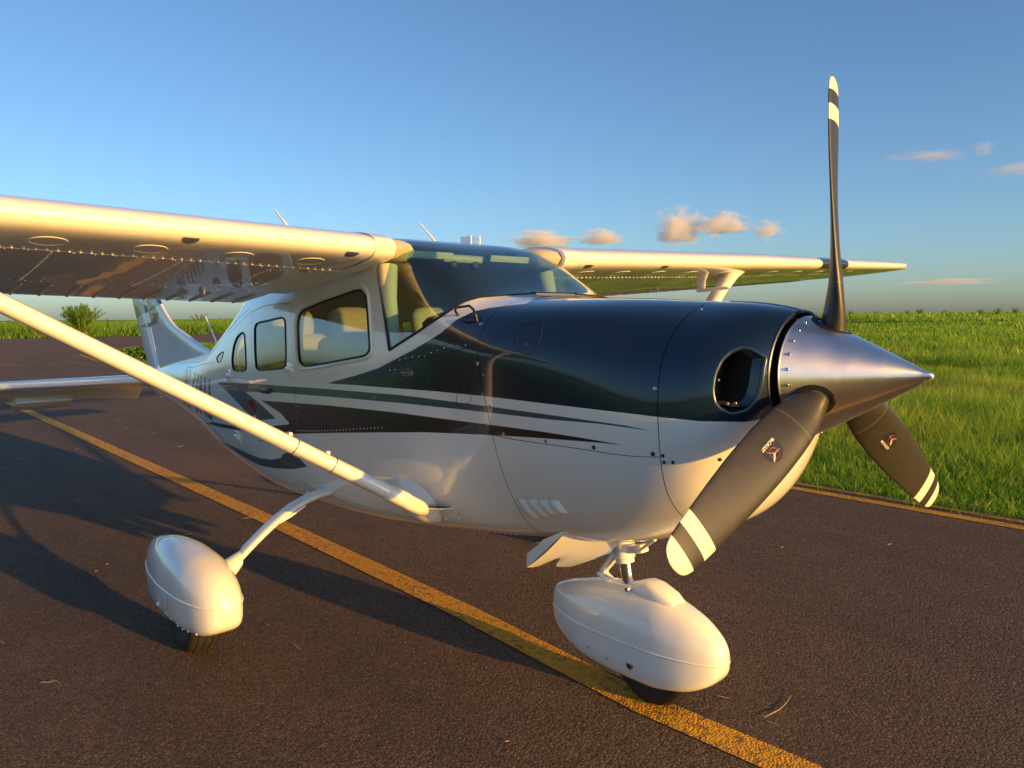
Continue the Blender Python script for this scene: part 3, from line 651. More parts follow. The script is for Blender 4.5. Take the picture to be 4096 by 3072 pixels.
def hull_mesh(name, cut, polys, mat, parent, off=0.0, paints=(), flip=False):
    Q = cut.Q(); used = sorted({i for p in polys for i in p}); remap = {}; keyd = {}; qs = []
    for i in used:
        t, v = Q[i]; v2 = -10.0 if v > 9.99999 else v
        k = (round(t, 6), round(v2, 5)); j = keyd.get(k)
        if j is None: j = keyd[k] = len(qs); qs.append((t, v2))
        remap[i] = j
    qs = np.array(qs); P = S(qs[:, 0], qs[:, 1]); N = N_(qs[:, 0], qs[:, 1]); P = P+N*off
    faces = []
    for p in polys:
        f = []
        for i in p:
            j = remap[i]
            if not f or f[-1] != j: f.append(j)
        if len(f) > 2 and f[0] == f[-1]: f.pop()
        if len(f) > 2: faces.append(f)
    a, b, c = P[faces[len(faces)//2][0]], P[faces[len(faces)//2][1]], P[faces[len(faces)//2][2]]
    if (np.cross(b-a, c-a)@N[faces[len(faces)//2][0]] < 0) != flip: faces = [f[::-1] for f in faces]
    me = bpy.data.meshes.new(name); me.from_pydata(P.tolist(), [], faces); me.update()
    me.polygons.foreach_set('use_smooth', [True]*len(me.polygons))
    for an, fn in paints:
        at = me.attributes.new(an, 'FLOAT', 'POINT'); at.data.foreach_set('value', fn(qs, P).astype(np.float32))
    me.normals_split_custom_set_from_vertices((N*(-1 if flip else 1)).tolist())
    return link(name, me, mat, parent)
# ------------------------------------------------------------------ the aircraft
AC = bpy.data.objects.new('light_aircraft', None); COL.objects.link(AC)
tag(AC, 'white high-wing single-engine aeroplane with navy cowling parked on the yellow taxiway line', 'aircraft')
PAINTS = [('p_navy', hsdf(H_NAVY)), ('p_black', hsdf(H_BLK)),
          ('p_teal', lambda Q, P: np.minimum(hsdf(H_TEAL)(Q, P), hsdf(H_SW)(Q, P)))]
cut = Cut(680, 200)
shell = cut.all
# windows and windshield first: the pane is the very piece cut out of the skin
panes = []
for nm, poly in (('windshield', H_WS), ('side_window', H_FRONT), ('side_window', H_MID), ('side_window', H_REAR), ('rear_window', H_BACK)):
    ins, shell = cut.gap(shell, hsdf(poly), 0.0)
    if nm == 'windshield': panes.append((nm, ins, poly, 0))
    else:
        Q = cut.Q()
        for sgn in (1, -1): panes.append((nm, [p for p in ins if Q[p[0]][1]*sgn > 0], poly, sgn))
f_nose = lambda Q, P: -(P[:, 0]+.39+.05*(P[:, 2]-1.2))
nose, shell = cut.gap(shell, f_nose, .0015)
inl, nose = cut.gap(nose, hsdf(H_INLET), 0.0)
f_fw = lambda Q, P: -(P[:, 0]+1.145+.05*(P[:, 2]-1.3))
cowl, shell = cut.gap(shell, f_fw, .0015)
cl = np.array([[_c2[0]-2, _c2[1]*VS], [_c2[0], _c2[1]*VS], [_c1[0], _c1[1]*VS], [_c1[0]+2, _c1[1]*VS], [_c1[0]+2, -9], [_c2[0]-2, -9]])
ucowl, lcowl = cut.gap(cowl, hsdf(cl), .0013)
door, shell = cut.gap(shell, lambda Q, P: np.where(Q[:, 1] > 0, hsdf(H_DOOR)(Q, P), 1.0), .0012)
FUS = hull_mesh('fuselage_shell', cut, shell, M_BODY, AC, paints=PAINTS)
NOSEB = hull_mesh('nose_bowl', cut, nose, M_BODY, AC, paints=PAINTS)
UCOWL = hull_mesh('upper_cowling', cut, ucowl, M_BODY, AC, paints=PAINTS)
LCOWL = hull_mesh('lower_cowling', cut, lcowl, M_BODY, AC, paints=PAINTS)
DOOR = hull_mesh('cargo_door', cut, door, M_BODY, AC, paints=PAINTS)
for nm, polys, poly, sgn in panes:
    po = hull_mesh(nm, cut, polys, M_WSHIELD if nm == 'windshield' else M_GLASS, AC, off=-.002)
    if nm == 'windshield':
        lp = [q for q in H_WS if q[1] > -.01]
        pts = [S(q[0], q[1]/VS)+N_(q[0], q[1]/VS)*.001 for q in lp]
        k = np.array(lp); right = pts[:]
        full = right+[np.array([p[0], -p[1], p[2]]) for p in right[::-1]]
        sm = []
        for a, b in zip(full, full[1:]+full[:1]):
            for w in np.linspace(0, 1, 4, endpoint=False): sm.append(a*(1-w)+b*w)
        MB().loop(sm, .006, 6).build('rubber_seal', M_RUBBER, po)
    else:
        pts = [S(q[0], sgn*q[1]/VS)+N_(q[0], sgn*q[1]/VS)*.0005 for q in poly]
        MB().loop(pts, .0055 if nm == 'side_window' else .0025, 6).build('rubber_seal', M_RUBBER, po)
        if poly is H_FRONT:
            c = poly.mean(0); big = c+(poly-c)*np.array([1.07, 1.13])
            pts = [S(q[0], sgn*q[1]/VS)+N_(q[0], sgn*q[1]/VS)*.001 for q in big]
            MB().loop(pts, .008, 8).build('window_frame', M_WHITE, po)
# dark lining right behind the cowling and door joints
lc = Cut(150, 60)
keep, _ = lc.split(lc.all, lc.vals(lambda Q, P: -(P[:, 0]+1.24)), 0)
_, keep = lc.split(keep, lc.vals(hsdf(H_INLET)), .012)
hull_mesh('cowling_liner', lc, keep, M_DARK, AC, off=-.012)
# cabin lining with the same window openings
cab, _ = lc.split(lc.all, lc.vals(lambda Q, P: np.maximum(P[:, 0]+1.50, -(P[:, 0]+4.55))), 0)
for poly in (H_WS, H_FRONT, H_MID, H_REAR, H_BACK): _, cab = lc.split(cab, lc.vals(hsdf(poly)), .004)
CAB = hull_mesh('cabin_lining', lc, cab, M_BEIGE, AC, off=-.03, flip=True)
def bulkhead(name, x, off, mat):
    t = t_of_x(x); v = np.linspace(-10, 10, 60, endpoint=False); P = S(np.full(60, t), v)+N_(np.full(60, t), v)*off
    return part(name, P, [tuple(range(60))], mat, AC, False)
bulkhead('firewall', -1.24, -.02, M_DARK); bulkhead('aft_bulkhead', -4.5, -.032, M_BEIGE)
part('cabin_floor', [(-1.3, -.33, .72), (-2.2, -.42, .70), (-4.3, -.34, .70), (-4.3, .34, .70), (-2.2, .42, .70), (-1.3, .33, .72)], [(0, 1, 2, 3, 4, 5)], M_PANEL, AC, False)

# ---- things on the hull, placed by the photograph's pixels
def seamline(name, pxs, parent, rad=.0016, mat=M_DARK, closed=False, mirror=False):
    pts = []
    for a, b in zip(pxs, pxs[1:]+(pxs[:1] if closed else [])):
        for w in np.linspace(0, 1, 6, endpoint=False): pts.append(hullpt(a[0]*(1-w)+b[0]*w, a[1]*(1-w)+b[1]*w, .0004)[0])
    m = MB()
    m.loop(pts, rad, 5) if closed else m.tube(pts, rad, 5)
    return m.build(name, mat, parent)
OIL = seamline('oil_door_edge', [(2075,1298),(2168,1291),(2165,1340),(2150,1385),(2125,1412),(2105,1420),(2085,1408),(2068,1370),(2066,1330)], UCOWL, closed=True)
m = MB(); P, N, q = hullpt(2106, 1378, .001); m.disc(P, N, .008, .002); m.build('oil_door_latch', M_NAVY, UCOWL)
seamline('panel_seam', [(1565,1458),(1620,1442),(1750,1418),(1905,1385)], FUS)
seamline('panel_seam', [(1825,1620),(1828,1580),(1850,1528),(1868,1530),(1885,1600),(1875,1612),(1845,1618)], FUS, closed=True, rad=.001)
def fast(px, py, parent, r=.0075, mat=M_STEEL):
    P, N, q = hullpt(px, py, .0006); MB().disc(P, N, r, .0025).build('fastener', mat, parent)
for px, py, par in ((1924,1295,UCOWL),(1912,1455,UCOWL),(1959,1627,UCOWL),(2015,1737,UCOWL),(2181,1763,UCOWL),(2375,1790,UCOWL),(2612,1816,UCOWL),(2620,1555,UCOWL),(2803,1236,UCOWL),
                    (2652,1823,NOSEB),(2656,1849,NOSEB),(2692,1849,NOSEB),(2880,1838,NOSEB)): fast(px, py, par, .0062 if par is NOSEB else .008, M_BLACK if py > 1780 else M_STEEL)
for xx in (-.18, -.24, -.30, -.36): # row of screws along the top joint of the nose bowl
    t = t_of_x(xx); P = S(t, -.02); MB().disc(P+np.array([0, 0, .001]), N_(t, 0.), .006, .002).build('fastener', M_STEEL, NOSEB)
pts = [S(t, 0.)+N_(t, 0.)*.0006 for t in np.linspace(t_of_x(-.11), t_of_x(-.385), 12)]
MB().tube(pts, .003, 6).build('top_joint', M_STEEL, NOSEB)
# louvres of the lower cowling
for k in range(4):
    x0, y0 = 2065+k*43, 1993+k*2; x1, y1 = 2130+k*37, 2075-k*6
    a, n1, _ = hullpt(x0, y0, 0); b, n2, _ = hullpt(x1, y1, 0); c, n3, _ = hullpt(x0+38, y0+1, 0); d, n4, _ = hullpt(x1+34, y1-5, 0)
    rows = []
    for w in np.linspace(0, 1, 8):
        p, q = a*(1-w)+b*w, c*(1-w)+d*w; n = n1*(1-w)+n2*w
        e = math.sin(PI*w)**.5
        rows.append([p+n*.001, p*.8+q*.2+n*(.004+.012*e), p*.5+q*.5+n*(.003+.016*e), p*.15+q*.85+n*(.002+.013*e), q+n*-.002])
    MB().grid(rows).build('louvre', M_WHITE, LCOWL, angle=60)
# small round drain cap, badge
P, N, q = hullpt(1843, 1832, .001)
circ3 = lambda P, N, r, n=24, ax=None: [P+r*(math.cos(t)*np.cross(N, [0, 0, 1])+math.sin(t)*np.cross(np.cross(N, [0, 0, 1]), N)) for t in np.linspace(0, 2*PI, n, endpoint=False)]
MB().loop(circ3(P, N, .02), .002, 6).build('round_cap', M_WHITE, FUS)
def text2d(body, size, spacing=1.0, bold=0.0):
    cu = bpy.data.curves.new('t', 'FONT'); cu.body = body; cu.size = size; cu.align_x = 'CENTER'; cu.align_y = 'CENTER'; cu.space_character = spacing
    cu.resolution_u = 3; cu.offset = bold
    ob = bpy.data.objects.new('t', cu); COL.objects.link(ob); bpy.context.view_layer.update()
    me = bpy.data.meshes.new_from_object(ob.evaluated_get(bpy.context.evaluated_depsgraph_get()))
    bpy.data.objects.remove(ob); bpy.data.curves.remove(cu)
    bm = bmesh.new(); bm.from_mesh(me); bpy.data.meshes.remove(me); bmesh.ops.triangulate(bm, faces=bm.faces)
    v = np.array([v.co[:2] for v in bm.verts]); bm.verts.index_update(); f = [tuple(x.index for x in q.verts) for q in bm.faces]; bm.free()
    return v, f
def subdiv(v, f, n=1):
    for _ in range(n):
        v = list(map(tuple, v)); mid = {}; g = []
        def md(a, b):
            k = (min(a, b), max(a, b))
            if k not in mid: mid[k] = len(v); v.append(tuple((np.array(v[a])+np.array(v[b]))/2))
            return mid[k]
        for a, b, c in f:
            x, y, z = md(a, b), md(b, c), md(c, a); g += [(a, x, z), (x, b, y), (z, y, c), (x, y, z)]
        f = g
    return np.array(v), f
def side_point(x, z, side=1, off=.0015):
    t = t_of_x(x); v = np.linspace(2.0, 9, 120); P = S(np.full(120, t), v)
    k = np.interp(-z, -P[:, 2], v); P = S(t, side*k); return P+N_(t, side*k)*off
# registration on both flanks
v2, f2 = text2d('PS-UAU', .34, 1.08, .014); v2, f2 = subdiv(v2, f2, 2)
wid = v2[:, 0].max()-v2[:, 0].min(); hgt = v2[:, 1].max()-v2[:, 1].min()
def reg(side):
    # tail-side end reads first on the starboard flank
    xl, xr = -5.42, -4.37
    out = []
    for a, b in v2:
        s = (a-v2[:, 0].min())/wid; h = (b-v2[:, 1].min())/hgt
        x = xl+(xr-xl)*s if side > 0 else xr-(xr-xl)*s
        zm = .985+.02*(x+4.4)*-1
        out.append(side_point(x-.02*(h-.5), zm+.31*(h-.5), side))
    part('registration_letters', out, f2, M_TEXT, FUS, False)
reg(1); reg(-1)
P, N, q = hullpt(1629, 1490, .001)
ov = []
for t in np.linspace(0, 2*PI, 28, endpoint=False):
    Pp, Nn, _ = hullpt(1629+24*math.cos(t), 1490+14*math.sin(t), .0012); ov.append(Pp)
MB().add(ov, [tuple(range(28))]).build('badge_plate', simple('badge_dark', (.05, .055, .06), .3), FUS, False)
MB().loop(ov, .0012, 5).build('badge_rim', M_BADGE, FUS)
v3, f3 = text2d('G1000', 1.0)
wv = v3[:, 0].max()-v3[:, 0].min()
part('badge_letters', [hullpt(1629+42*a/wv, 1491-13*b, .002)[0] for a, b in v3], f3, M_BADGE, FUS, False)
# rivet rows on the visible flank
rv = MB()
def rivet_row(pxs, step, r=.0032):
    prev = None; pts = [hullpt(*p)[2] for p in pxs]; 
    P3 = [S(*q) for q in pts]
    for (qa, a), (qb, b) in zip(zip(pts, P3), zip(pts[1:], P3[1:])):
        n = max(1, int(np.linalg.norm(b-a)/step))
        for w in np.linspace(0, 1, n, endpoint=False):
            q = qa*(1-w)+qb*w; rv.rivet(S(*q), N_(*q), r)
for pxs, st in (([(1150,1500),(1300,1488),(1500,1452)], .03), ([(1150,1512),(1300,1500),(1480,1468)], .03),
                ([(1200,1750),(1400,1745),(1555,1742)], .032), ([(1190,1722),(1400,1717),(1545,1710)], .032), ([(1160,1300),(1168,1400),(1170,1480)], .032), ([(1175,1300),(1182,1400),(1180,1480)], .035),
                ([(1495,1180),(1500,1260),(1510,1360),(1515,1440)], .04), ([(1300,1165),(1380,1135),(1470,1115)], .035),
                ([(1443,1770),(1452,1830),(1465,1890)], .035), ([(1185,1600),(1187,1720)], .03), ([(1420,1560),(1428,1640)], .035), ([(1495,1548),(1500,1630)], .035),
                ([(1330,1965),(1500,2010),(1700,2062)], .022), ([(1340,1980),(1500,2025),(1700,2075)], .025), ([(1750,2098),(1900,2122),(2090,2140)], .03), ([(1200,1955),(1290,1985),(1390,2020)], .02),
                ([(1100,1930),(1150,1945),(1200,1960)], .022), ([(1215,1900),(1240,1935),(1290,1965)], .02),
                ([(1600,1440),(1700,1425),(1895,1378)], .045), ([(1560,1480),(1600,1478)], .03), ([(905,1330),(950,1280),(1000,1235)], .025), ([(915,1335),(960,1288),(1010,1245)], .025),
                ([(1030,1290),(1080,1277),(1130,1263)], .025), ([(870,1545),(925,1545)], .02), ([(750,1470),(800,1460),(860,1452)], .03), ([(868,1720),(900,1745),(935,1760)], .03)):
    rivet_row(pxs, st)
tag(rv.build('rivet_rows', M_WHITE, FUS), None, kind='stuff')
# latches and door handle
def latch(px, py):
    P, N, q = hullpt(px, py, .002); t, v = q
    a = S(t-.035, v)-S(t+.035, v); a /= np.linalg.norm(a); b = np.cross(N, a)
    rot = Matrix((a, b, N)).transposed()
    lt = MB().box(P, (.09, .075, .006), rot, .002).build('hinge_plate', M_WHITE, DOOR)
    MB().box(P+N*.008, (.085, .03, .016), rot, .006).build('hinge_pin', M_WHITE, DOOR)
latch(1163, 1478); latch(919, 1501); latch(952, 1747)
P, N, q = hullpt(1066, 1563, .006); a = S(q[0]-.05, q[1])-S(q[0]+.05, q[1]); a /= np.linalg.norm(a); rot = Matrix((a, np.cross(N, a), N)).transposed()
MB().box(P, (.12, .03, .022), rot, .007).build('handle', M_BLACK, DOOR)
# red streamer hanging at the flank
tg = [hullpt(x, y, .006)[0] for x, y in ((1003,1600),(1010,1620),(1014,1635))]
MB().tube(tg, [.012, .014, .010], 6, flat=.3).build('warning_tag', M_RED, FUS)
tg = [hullpt(x, y, .005)[0] for x, y in ((1014,1630),(1020,1650),(1024,1672),(1026,1690))]
for i in range(3):
    MB().tube([tg[i]*.55+tg[i+1]*.45, tg[i]*.05+tg[i+1]*.95], .006, 6, flat=.4).build('tag_strip', M_DECALW if i % 2 else M_RED, FUS)
# grab handle ahead of the windscreen
hp = [(1834,1262,0), (1830,1256,.02), (1838,1250,.03), (1890,1247,.032), (1905,1258,.03), (1914,1272,.02), (1912,1283,.0)]
MB().tube([hullpt(x, y, o)[0] for x, y, o in hp]+[hullpt(1870,1288,.004)[0], hullpt(1845,1278,.004)[0]], .0055, 8).build('grab_handle', M_BLACK, FUS)
# boarding step
def P3(px, py, o=0): return hullpt(px, py, o)[0]
a, b, c, d = P3(1718,2030,.002), P3(1828,2032,.002), P3(1818,2040,.1), P3(1712,2036,.1)
sp = MB()
top = [P3(1725,2026,.0), P3(1815,2030,.0), P3(1815,2030,.0)+np.array([.0, -.07, .008]), P3(1725,2026,.0)+np.array([.0, -.07, .008])]
dn = [p-np.array([0, 0, .006]) for p in top]
sp.add(top+dn, [(0, 1, 2, 3), (7, 6, 5, 4), (0, 4, 5, 1), (1, 5, 6, 2), (2, 6, 7, 3), (3, 7, 4, 0)]).build('boarding_step', M_WHITE, AC, False)
g = [p*.92+np.mean(top, 0)*.08+np.array([0, 0, .003]) for p in top]
STEP = bpy.data.objects['boarding_step']
MB().add(g, [(0, 1, 2, 3)]).build('grip_tape', M_BLACK, STEP, False)
pl = [[P3((1760*(1-u)+1822*u)*(1-w)+(1780*(1-u)+1856*u)*w, (2045*(1-u)+2032*u)*(1-w)+(2074*(1-u)+2082*u)*w, .004) for u in np.linspace(0, 1, 6)] for w in np.linspace(0, 1, 6)]
MB().grid(pl).build('mounting_plate', M_WHITE, STEP)
for x, y in ((1838,2066), (1820,2062), (1786,2072), (1826,2045)): MB().rivet(P3(x, y, .005), hullpt(x, y)[1], .005, 8).build('rivet', M_WHITE, STEP)

# ---- air inlets of the nose bowl
for sgn in (1, -1):
    loopP = np.array([S(q[0], sgn*q[1]/VS) for q in H_INLET]); c = loopP.mean(0)
    nn = np.mean([N_(q[0], sgn*q[1]/VS) for q in H_INLET], axis=0)
    MB().loop(loopP-nn*.0085, .009, 10).build('inlet_lip', M_NAVY, NOSEB)
    r1 = c+(loopP-c)*.97-np.array([.02, 0, 0]); r2 = c+(loopP-c)*.9-np.array([.16, sgn*-.02, 0])
    r1 = c+(loopP-c)*.90-np.array([.038, 0, 0]); MB().grid([loopP-nn*.003, c+(loopP-c)*.965-nn*.012, c+(loopP-c)*.92-np.array([.026, 0, 0]), r1], close_v=True).build('inlet_throat', M_NAVY, NOSEB)
    r2 = c+(loopP-c)*.84-np.array([.16, sgn*-.02, 0]); MB().grid([r1, r2], close_v=True).build('inlet_duct', M_DARK, NOSEB)
    fl = [c+np.array([-.08, -sgn*.035, -.075]), c+np.array([.0, -sgn*.035, -.085]), c+np.array([.035, sgn*.03, -.085]), c+np.array([-.06, sgn*.045, -.075])]
    MB().add(fl, [(0, 1, 2, 3)]).build('inlet_floor', M_PANEL, NOSEB, False)
    for w in (.3, .7): MB().disc(fl[0]*.5*(1-w)+fl[1]*.5*(1-w)+(fl[2]+fl[3])*.5*w+np.array([0, 0, .002]), (0, 0, 1), .007, .004).build('screw', M_STEEL, NOSEB)
    bf = [c+np.array([-.10, -sgn*.045, -.08]), c+np.array([-.10, sgn*.07, -.08]), c+np.array([-.10, sgn*.07, .08]), c+np.array([-.10, -sgn*.045, .08])]
    MB().add(bf, [(0, 1, 2, 3)]).build('engine_baffle', M_BLACK, NOSEB, False)
    for dy, dz in ((.03, .03), (.03, -.01), (-.02, -.005)): MB().disc(c+np.array([-.092, sgn*dy, dz]), (1, 0, 0), .008, .004).build('screw', M_STEEL, NOSEB)
part('bowl_backing', [(-.15, .205*math.cos(t), ZC+.205*math.sin(t)) for t in np.linspace(0, 2*PI, 30, endpoint=False)], [tuple(range(30))], M_DARK, NOSEB, False)
lipc = [np.array([-.104, .212*math.cos(t), ZC+.212*math.sin(t)]) for t in np.linspace(0, 2*PI, 48, endpoint=False)]
MB().loop(lipc, .006, 8).build('bowl_lip', M_NAVY, NOSEB)

# ---- propeller: spinner and three blades
TL = .054; HX = np.array([math.cos(TL), 0, math.sin(TL)]); HZ = np.array([-math.sin(TL), 0, math.cos(TL)]); HY = np.array([0, 1., 0]); HUB = np.array([.0034, 0, 1.3625])
SPN = MB(); rows = []
for s in np.concatenate([[0, .015], np.linspace(.04, .94, 28), [.965, .985, .995, 1.0]]):
    x = -.078+.388*s; r = .2*(1-s)**.93*(1+.10*s*(1-s)); r = max(r, .0005)
    if s > .94: r = .2*(.06**.93)*(1+.10*.94*.06)*math.sqrt(max(0, 1-((s-.94)/.06)**2))+.0004
    rows.append([HUB+x*HX+r*(math.cos(t)*HY+math.sin(t)*HZ) for t in np.linspace(0, 2*PI, 72, endpoint=False)])
SPN.grid(rows, close_v=True, cap0=True, cap1=True); SPO = SPN.build('spinner', M_SPIN, AC, angle=50)
MB().loop([HUB-.078*HX+.1985*(math.cos(t)*HY+math.sin(t)*HZ) for t in np.linspace(0, 2*PI, 60, endpoint=False)], .003, 6).build('spinner_rim', M_SPIN, SPO)
BANG = [math.radians(87.2+120*k) for k in range(3)]
for k in range(24):
    a = 2*PI*k/24+.09
    if min(abs((a-b+PI) % (2*PI)-PI) for b in BANG) < .2: continue
    d = math.cos(a)*HY+math.sin(a)*HZ; s = .06; r = .2*(1-s)**.93
    MB().disc(HUB+(-.078+.388*s)*HX+r*d, d*.9+HX*.45, .0055, .005, 10).build('screw', M_CHROME, SPO)
bt_r = np.array([.06, .13, .18, .24, .30, .38, .48, .58, .68, .78, .86, .92, .96, .985, .997, 1.003])
bt_c = np.array([.085, .09, .110, .134, .150, .162, .168, .167, .160, .149, .137, .126, .112, .090, .056, .016])
bt_b = np.array([54, 52, 48, 42, 36, 31, 27, 23.5, 20, 16.5, 14.5, 13.5, 13, 12.5, 12.5, 12.5])
bt_t = np.array([.08, .08, .072, .052, .040, .031, .025, .0215, .019, .017, .0155, .0145, .0125, .0095, .006, .002])
fc, fb, ft = pchip(bt_r, bt_c), pchip(bt_r, bt_b), pchip(bt_r, bt_t)
def blade_pt(ang, r, c, side):
    """c in [-.5, .5] (leading edge at .5); side +1 front (cambered) face, -1 back face"""
    er = math.cos(ang)*HY+math.sin(ang)*HZ; et = np.cross(HX, er); b = R(float(fb(r))); d = math.sin(b)*HX+math.cos(b)*et; n = math.cos(b)*HX-math.sin(b)*et
    ch, th = float(fc(r)), float(ft(r)); x = c*2
    rnd = min(1, max(0, (r-.16)/.16))
    prof = math.sqrt(max(0, 1-x*x)); airf = prof*(.72 if side > 0 else .28)*(1+.25*x*rnd)
    h = side*th*((1-rnd)*prof*.5+rnd*airf)
    return HUB+r*.969*er+n*h+d*(c*ch+(-.012*(r-.3) if r > .3 else 0)), n*side
for k in range(3):
    rows = []; rr = np.concatenate([np.linspace(.07, .9, 44), np.linspace(.91, .99, 10), [.994, .998, 1.001, 1.003]])
    for r in rr:
        ring = [blade_pt(BANG[k], r, c, 1)[0] for c in .5*np.cos(np.linspace(0, PI, 15))]+[blade_pt(BANG[k], r, c, -1)[0] for c in .5*np.cos(np.linspace(PI, 2*PI, 15))[1:-1]]
        rows.append(ring)
    mb = MB().grid(rows, close_v=True, cap0=True, cap1=True); me = mesh('propeller_blade', mb.v, mb.f)
    at = me.attributes.new('rad', 'FLOAT', 'POINT'); at.data.foreach_set('value', np.repeat(rr, 28).astype(np.float32))
    B = link('propeller_blade', me, M_BLADE, AC)
    # dark seal round the shank where it leaves the spinner
    er = math.cos(BANG[k])*HY+math.sin(BANG[k])*HZ; rs = .2*(1-.2)**.93+.001
    cen = HUB+rs*er; n = er*.89+HX*.46; n /= np.linalg.norm(n); a = np.cross(n, np.cross(HX, n)); a /= np.linalg.norm(a); b2 = np.cross(n, a)
    rg = []
    for q, z in ((.060, -.008), (.058, .003), (.044, .0035), (.03, -.01)):
        ring = []
        for t in np.linspace(0, 2*PI, 30, endpoint=False):
            u2, w2 = q*1.25*math.cos(t), q*math.sin(t)
            ring.append(cen+a*u2+b2*w2+n*(z-w2*w2*2.4))
        rg.append(ring)
    MB().grid(rg, close_v=True).build('shank_seal', M_RUBBER, B)
    if k == 0: continue
    # maker's decal on the front face
    side = 1; L = .0009
    def dp(r, c, o=L):
        p, n = blade_pt(BANG[k], r, c, side); return p+n*o
    r0, c0 = .46, -.01
    MB().add([dp(r0+.041*math.cos(t), c0+.215*math.sin(t), .0007) for t in np.linspace(0, 2*PI, 32, endpoint=False)], [tuple(range(32))]).build('decal_oval', M_BLACK, B, False)
    lr = r0+.004; c0 += .055
    arc = [dp(lr+.019*math.cos(t), c0+.095*math.sin(t), .0012) for t in np.linspace(0, 2*PI, 26, endpoint=False)]
    MB().loop(arc, .0011, 5).build('decal_ring', M_DECALR, B)
    for (ra, ca), (rb, cb) in (((.0, 0), (.022, .10)), ((.0, 0), (.022, -.10)), ((.0, 0), (-.028, .015))):
        MB().tube([dp(lr+ra, c0+ca, .0012), dp(lr+rb*.5, c0+(ca+cb)*.5, .0014), dp(lr+rb, c0+cb, .0012)], [.0038, .0034, .002], 6, flat=.3).build('decal_mark', M_DECALW, B)
    vt, ftx = text2d('McCAULEY', 1.0, 1.0, .02); wt = vt[:, 0].max()-vt[:, 0].min()
    part('decal_letters', [dp(r0+.07*a/wt, c0-.175+.085*b, .0012) for a, b in vt], ftx, M_DECALW, B, False)

# ---- wings
TAN_D = .0302
def wgeom(y):
    a = abs(y); k = max(0, a-2.55)
    xl = -1.762-.077*k; ch = 1.635-.182*k
    zl = 1.880+TAN_D*(a-.62); zt = 1.662+.031*(a-.6)+.035*max(0, a-2.1)
    return xl, ch, zl, zt
WLOW = pchip([0, .002, .006, .013, .024, .04, .065, .1, .2, .4, .7, 1], [0, -.0085, -.0145, -.020, -.0245, -.0275, -.029, -.0297, -.0298, -.027, -.016, -.0008])
def wing_pt(y, c, up, th=1.0):
    xl, ch, zl, zt = wgeom(y)
    yt = .6*(.2969*math.sqrt(max(c, 0))-.126*c-.3516*c*c+.2843*c**3-.1036*c**4)*ch*th
    yc = (.02/.16*(.8*c-c*c) if c < .4 else .02/.36*(.2+.8*c-c*c))*ch
    z = zl+(zt-zl)*c+(yc+yt if up else float(WLOW(c))*ch*th)
    return np.array([xl-ch*c, y, z])
def wing_low_n(y, c):
    e = 1e-3; a = wing_pt(y, c+e, 0)-wing_pt(y, c-e, 0); s = 1 if y > 0 else -1
    b = wing_pt(y+s*.01, c, 0)-wing_pt(y, c, 0); n = np.cross(a, b); n /= np.linalg.norm(n); return n if n[2] < 0 else -n
cs_main = [.69, .6, .5, .4, .3, .22, .15, .1, .065, .04, .024, .013, .006, .002]
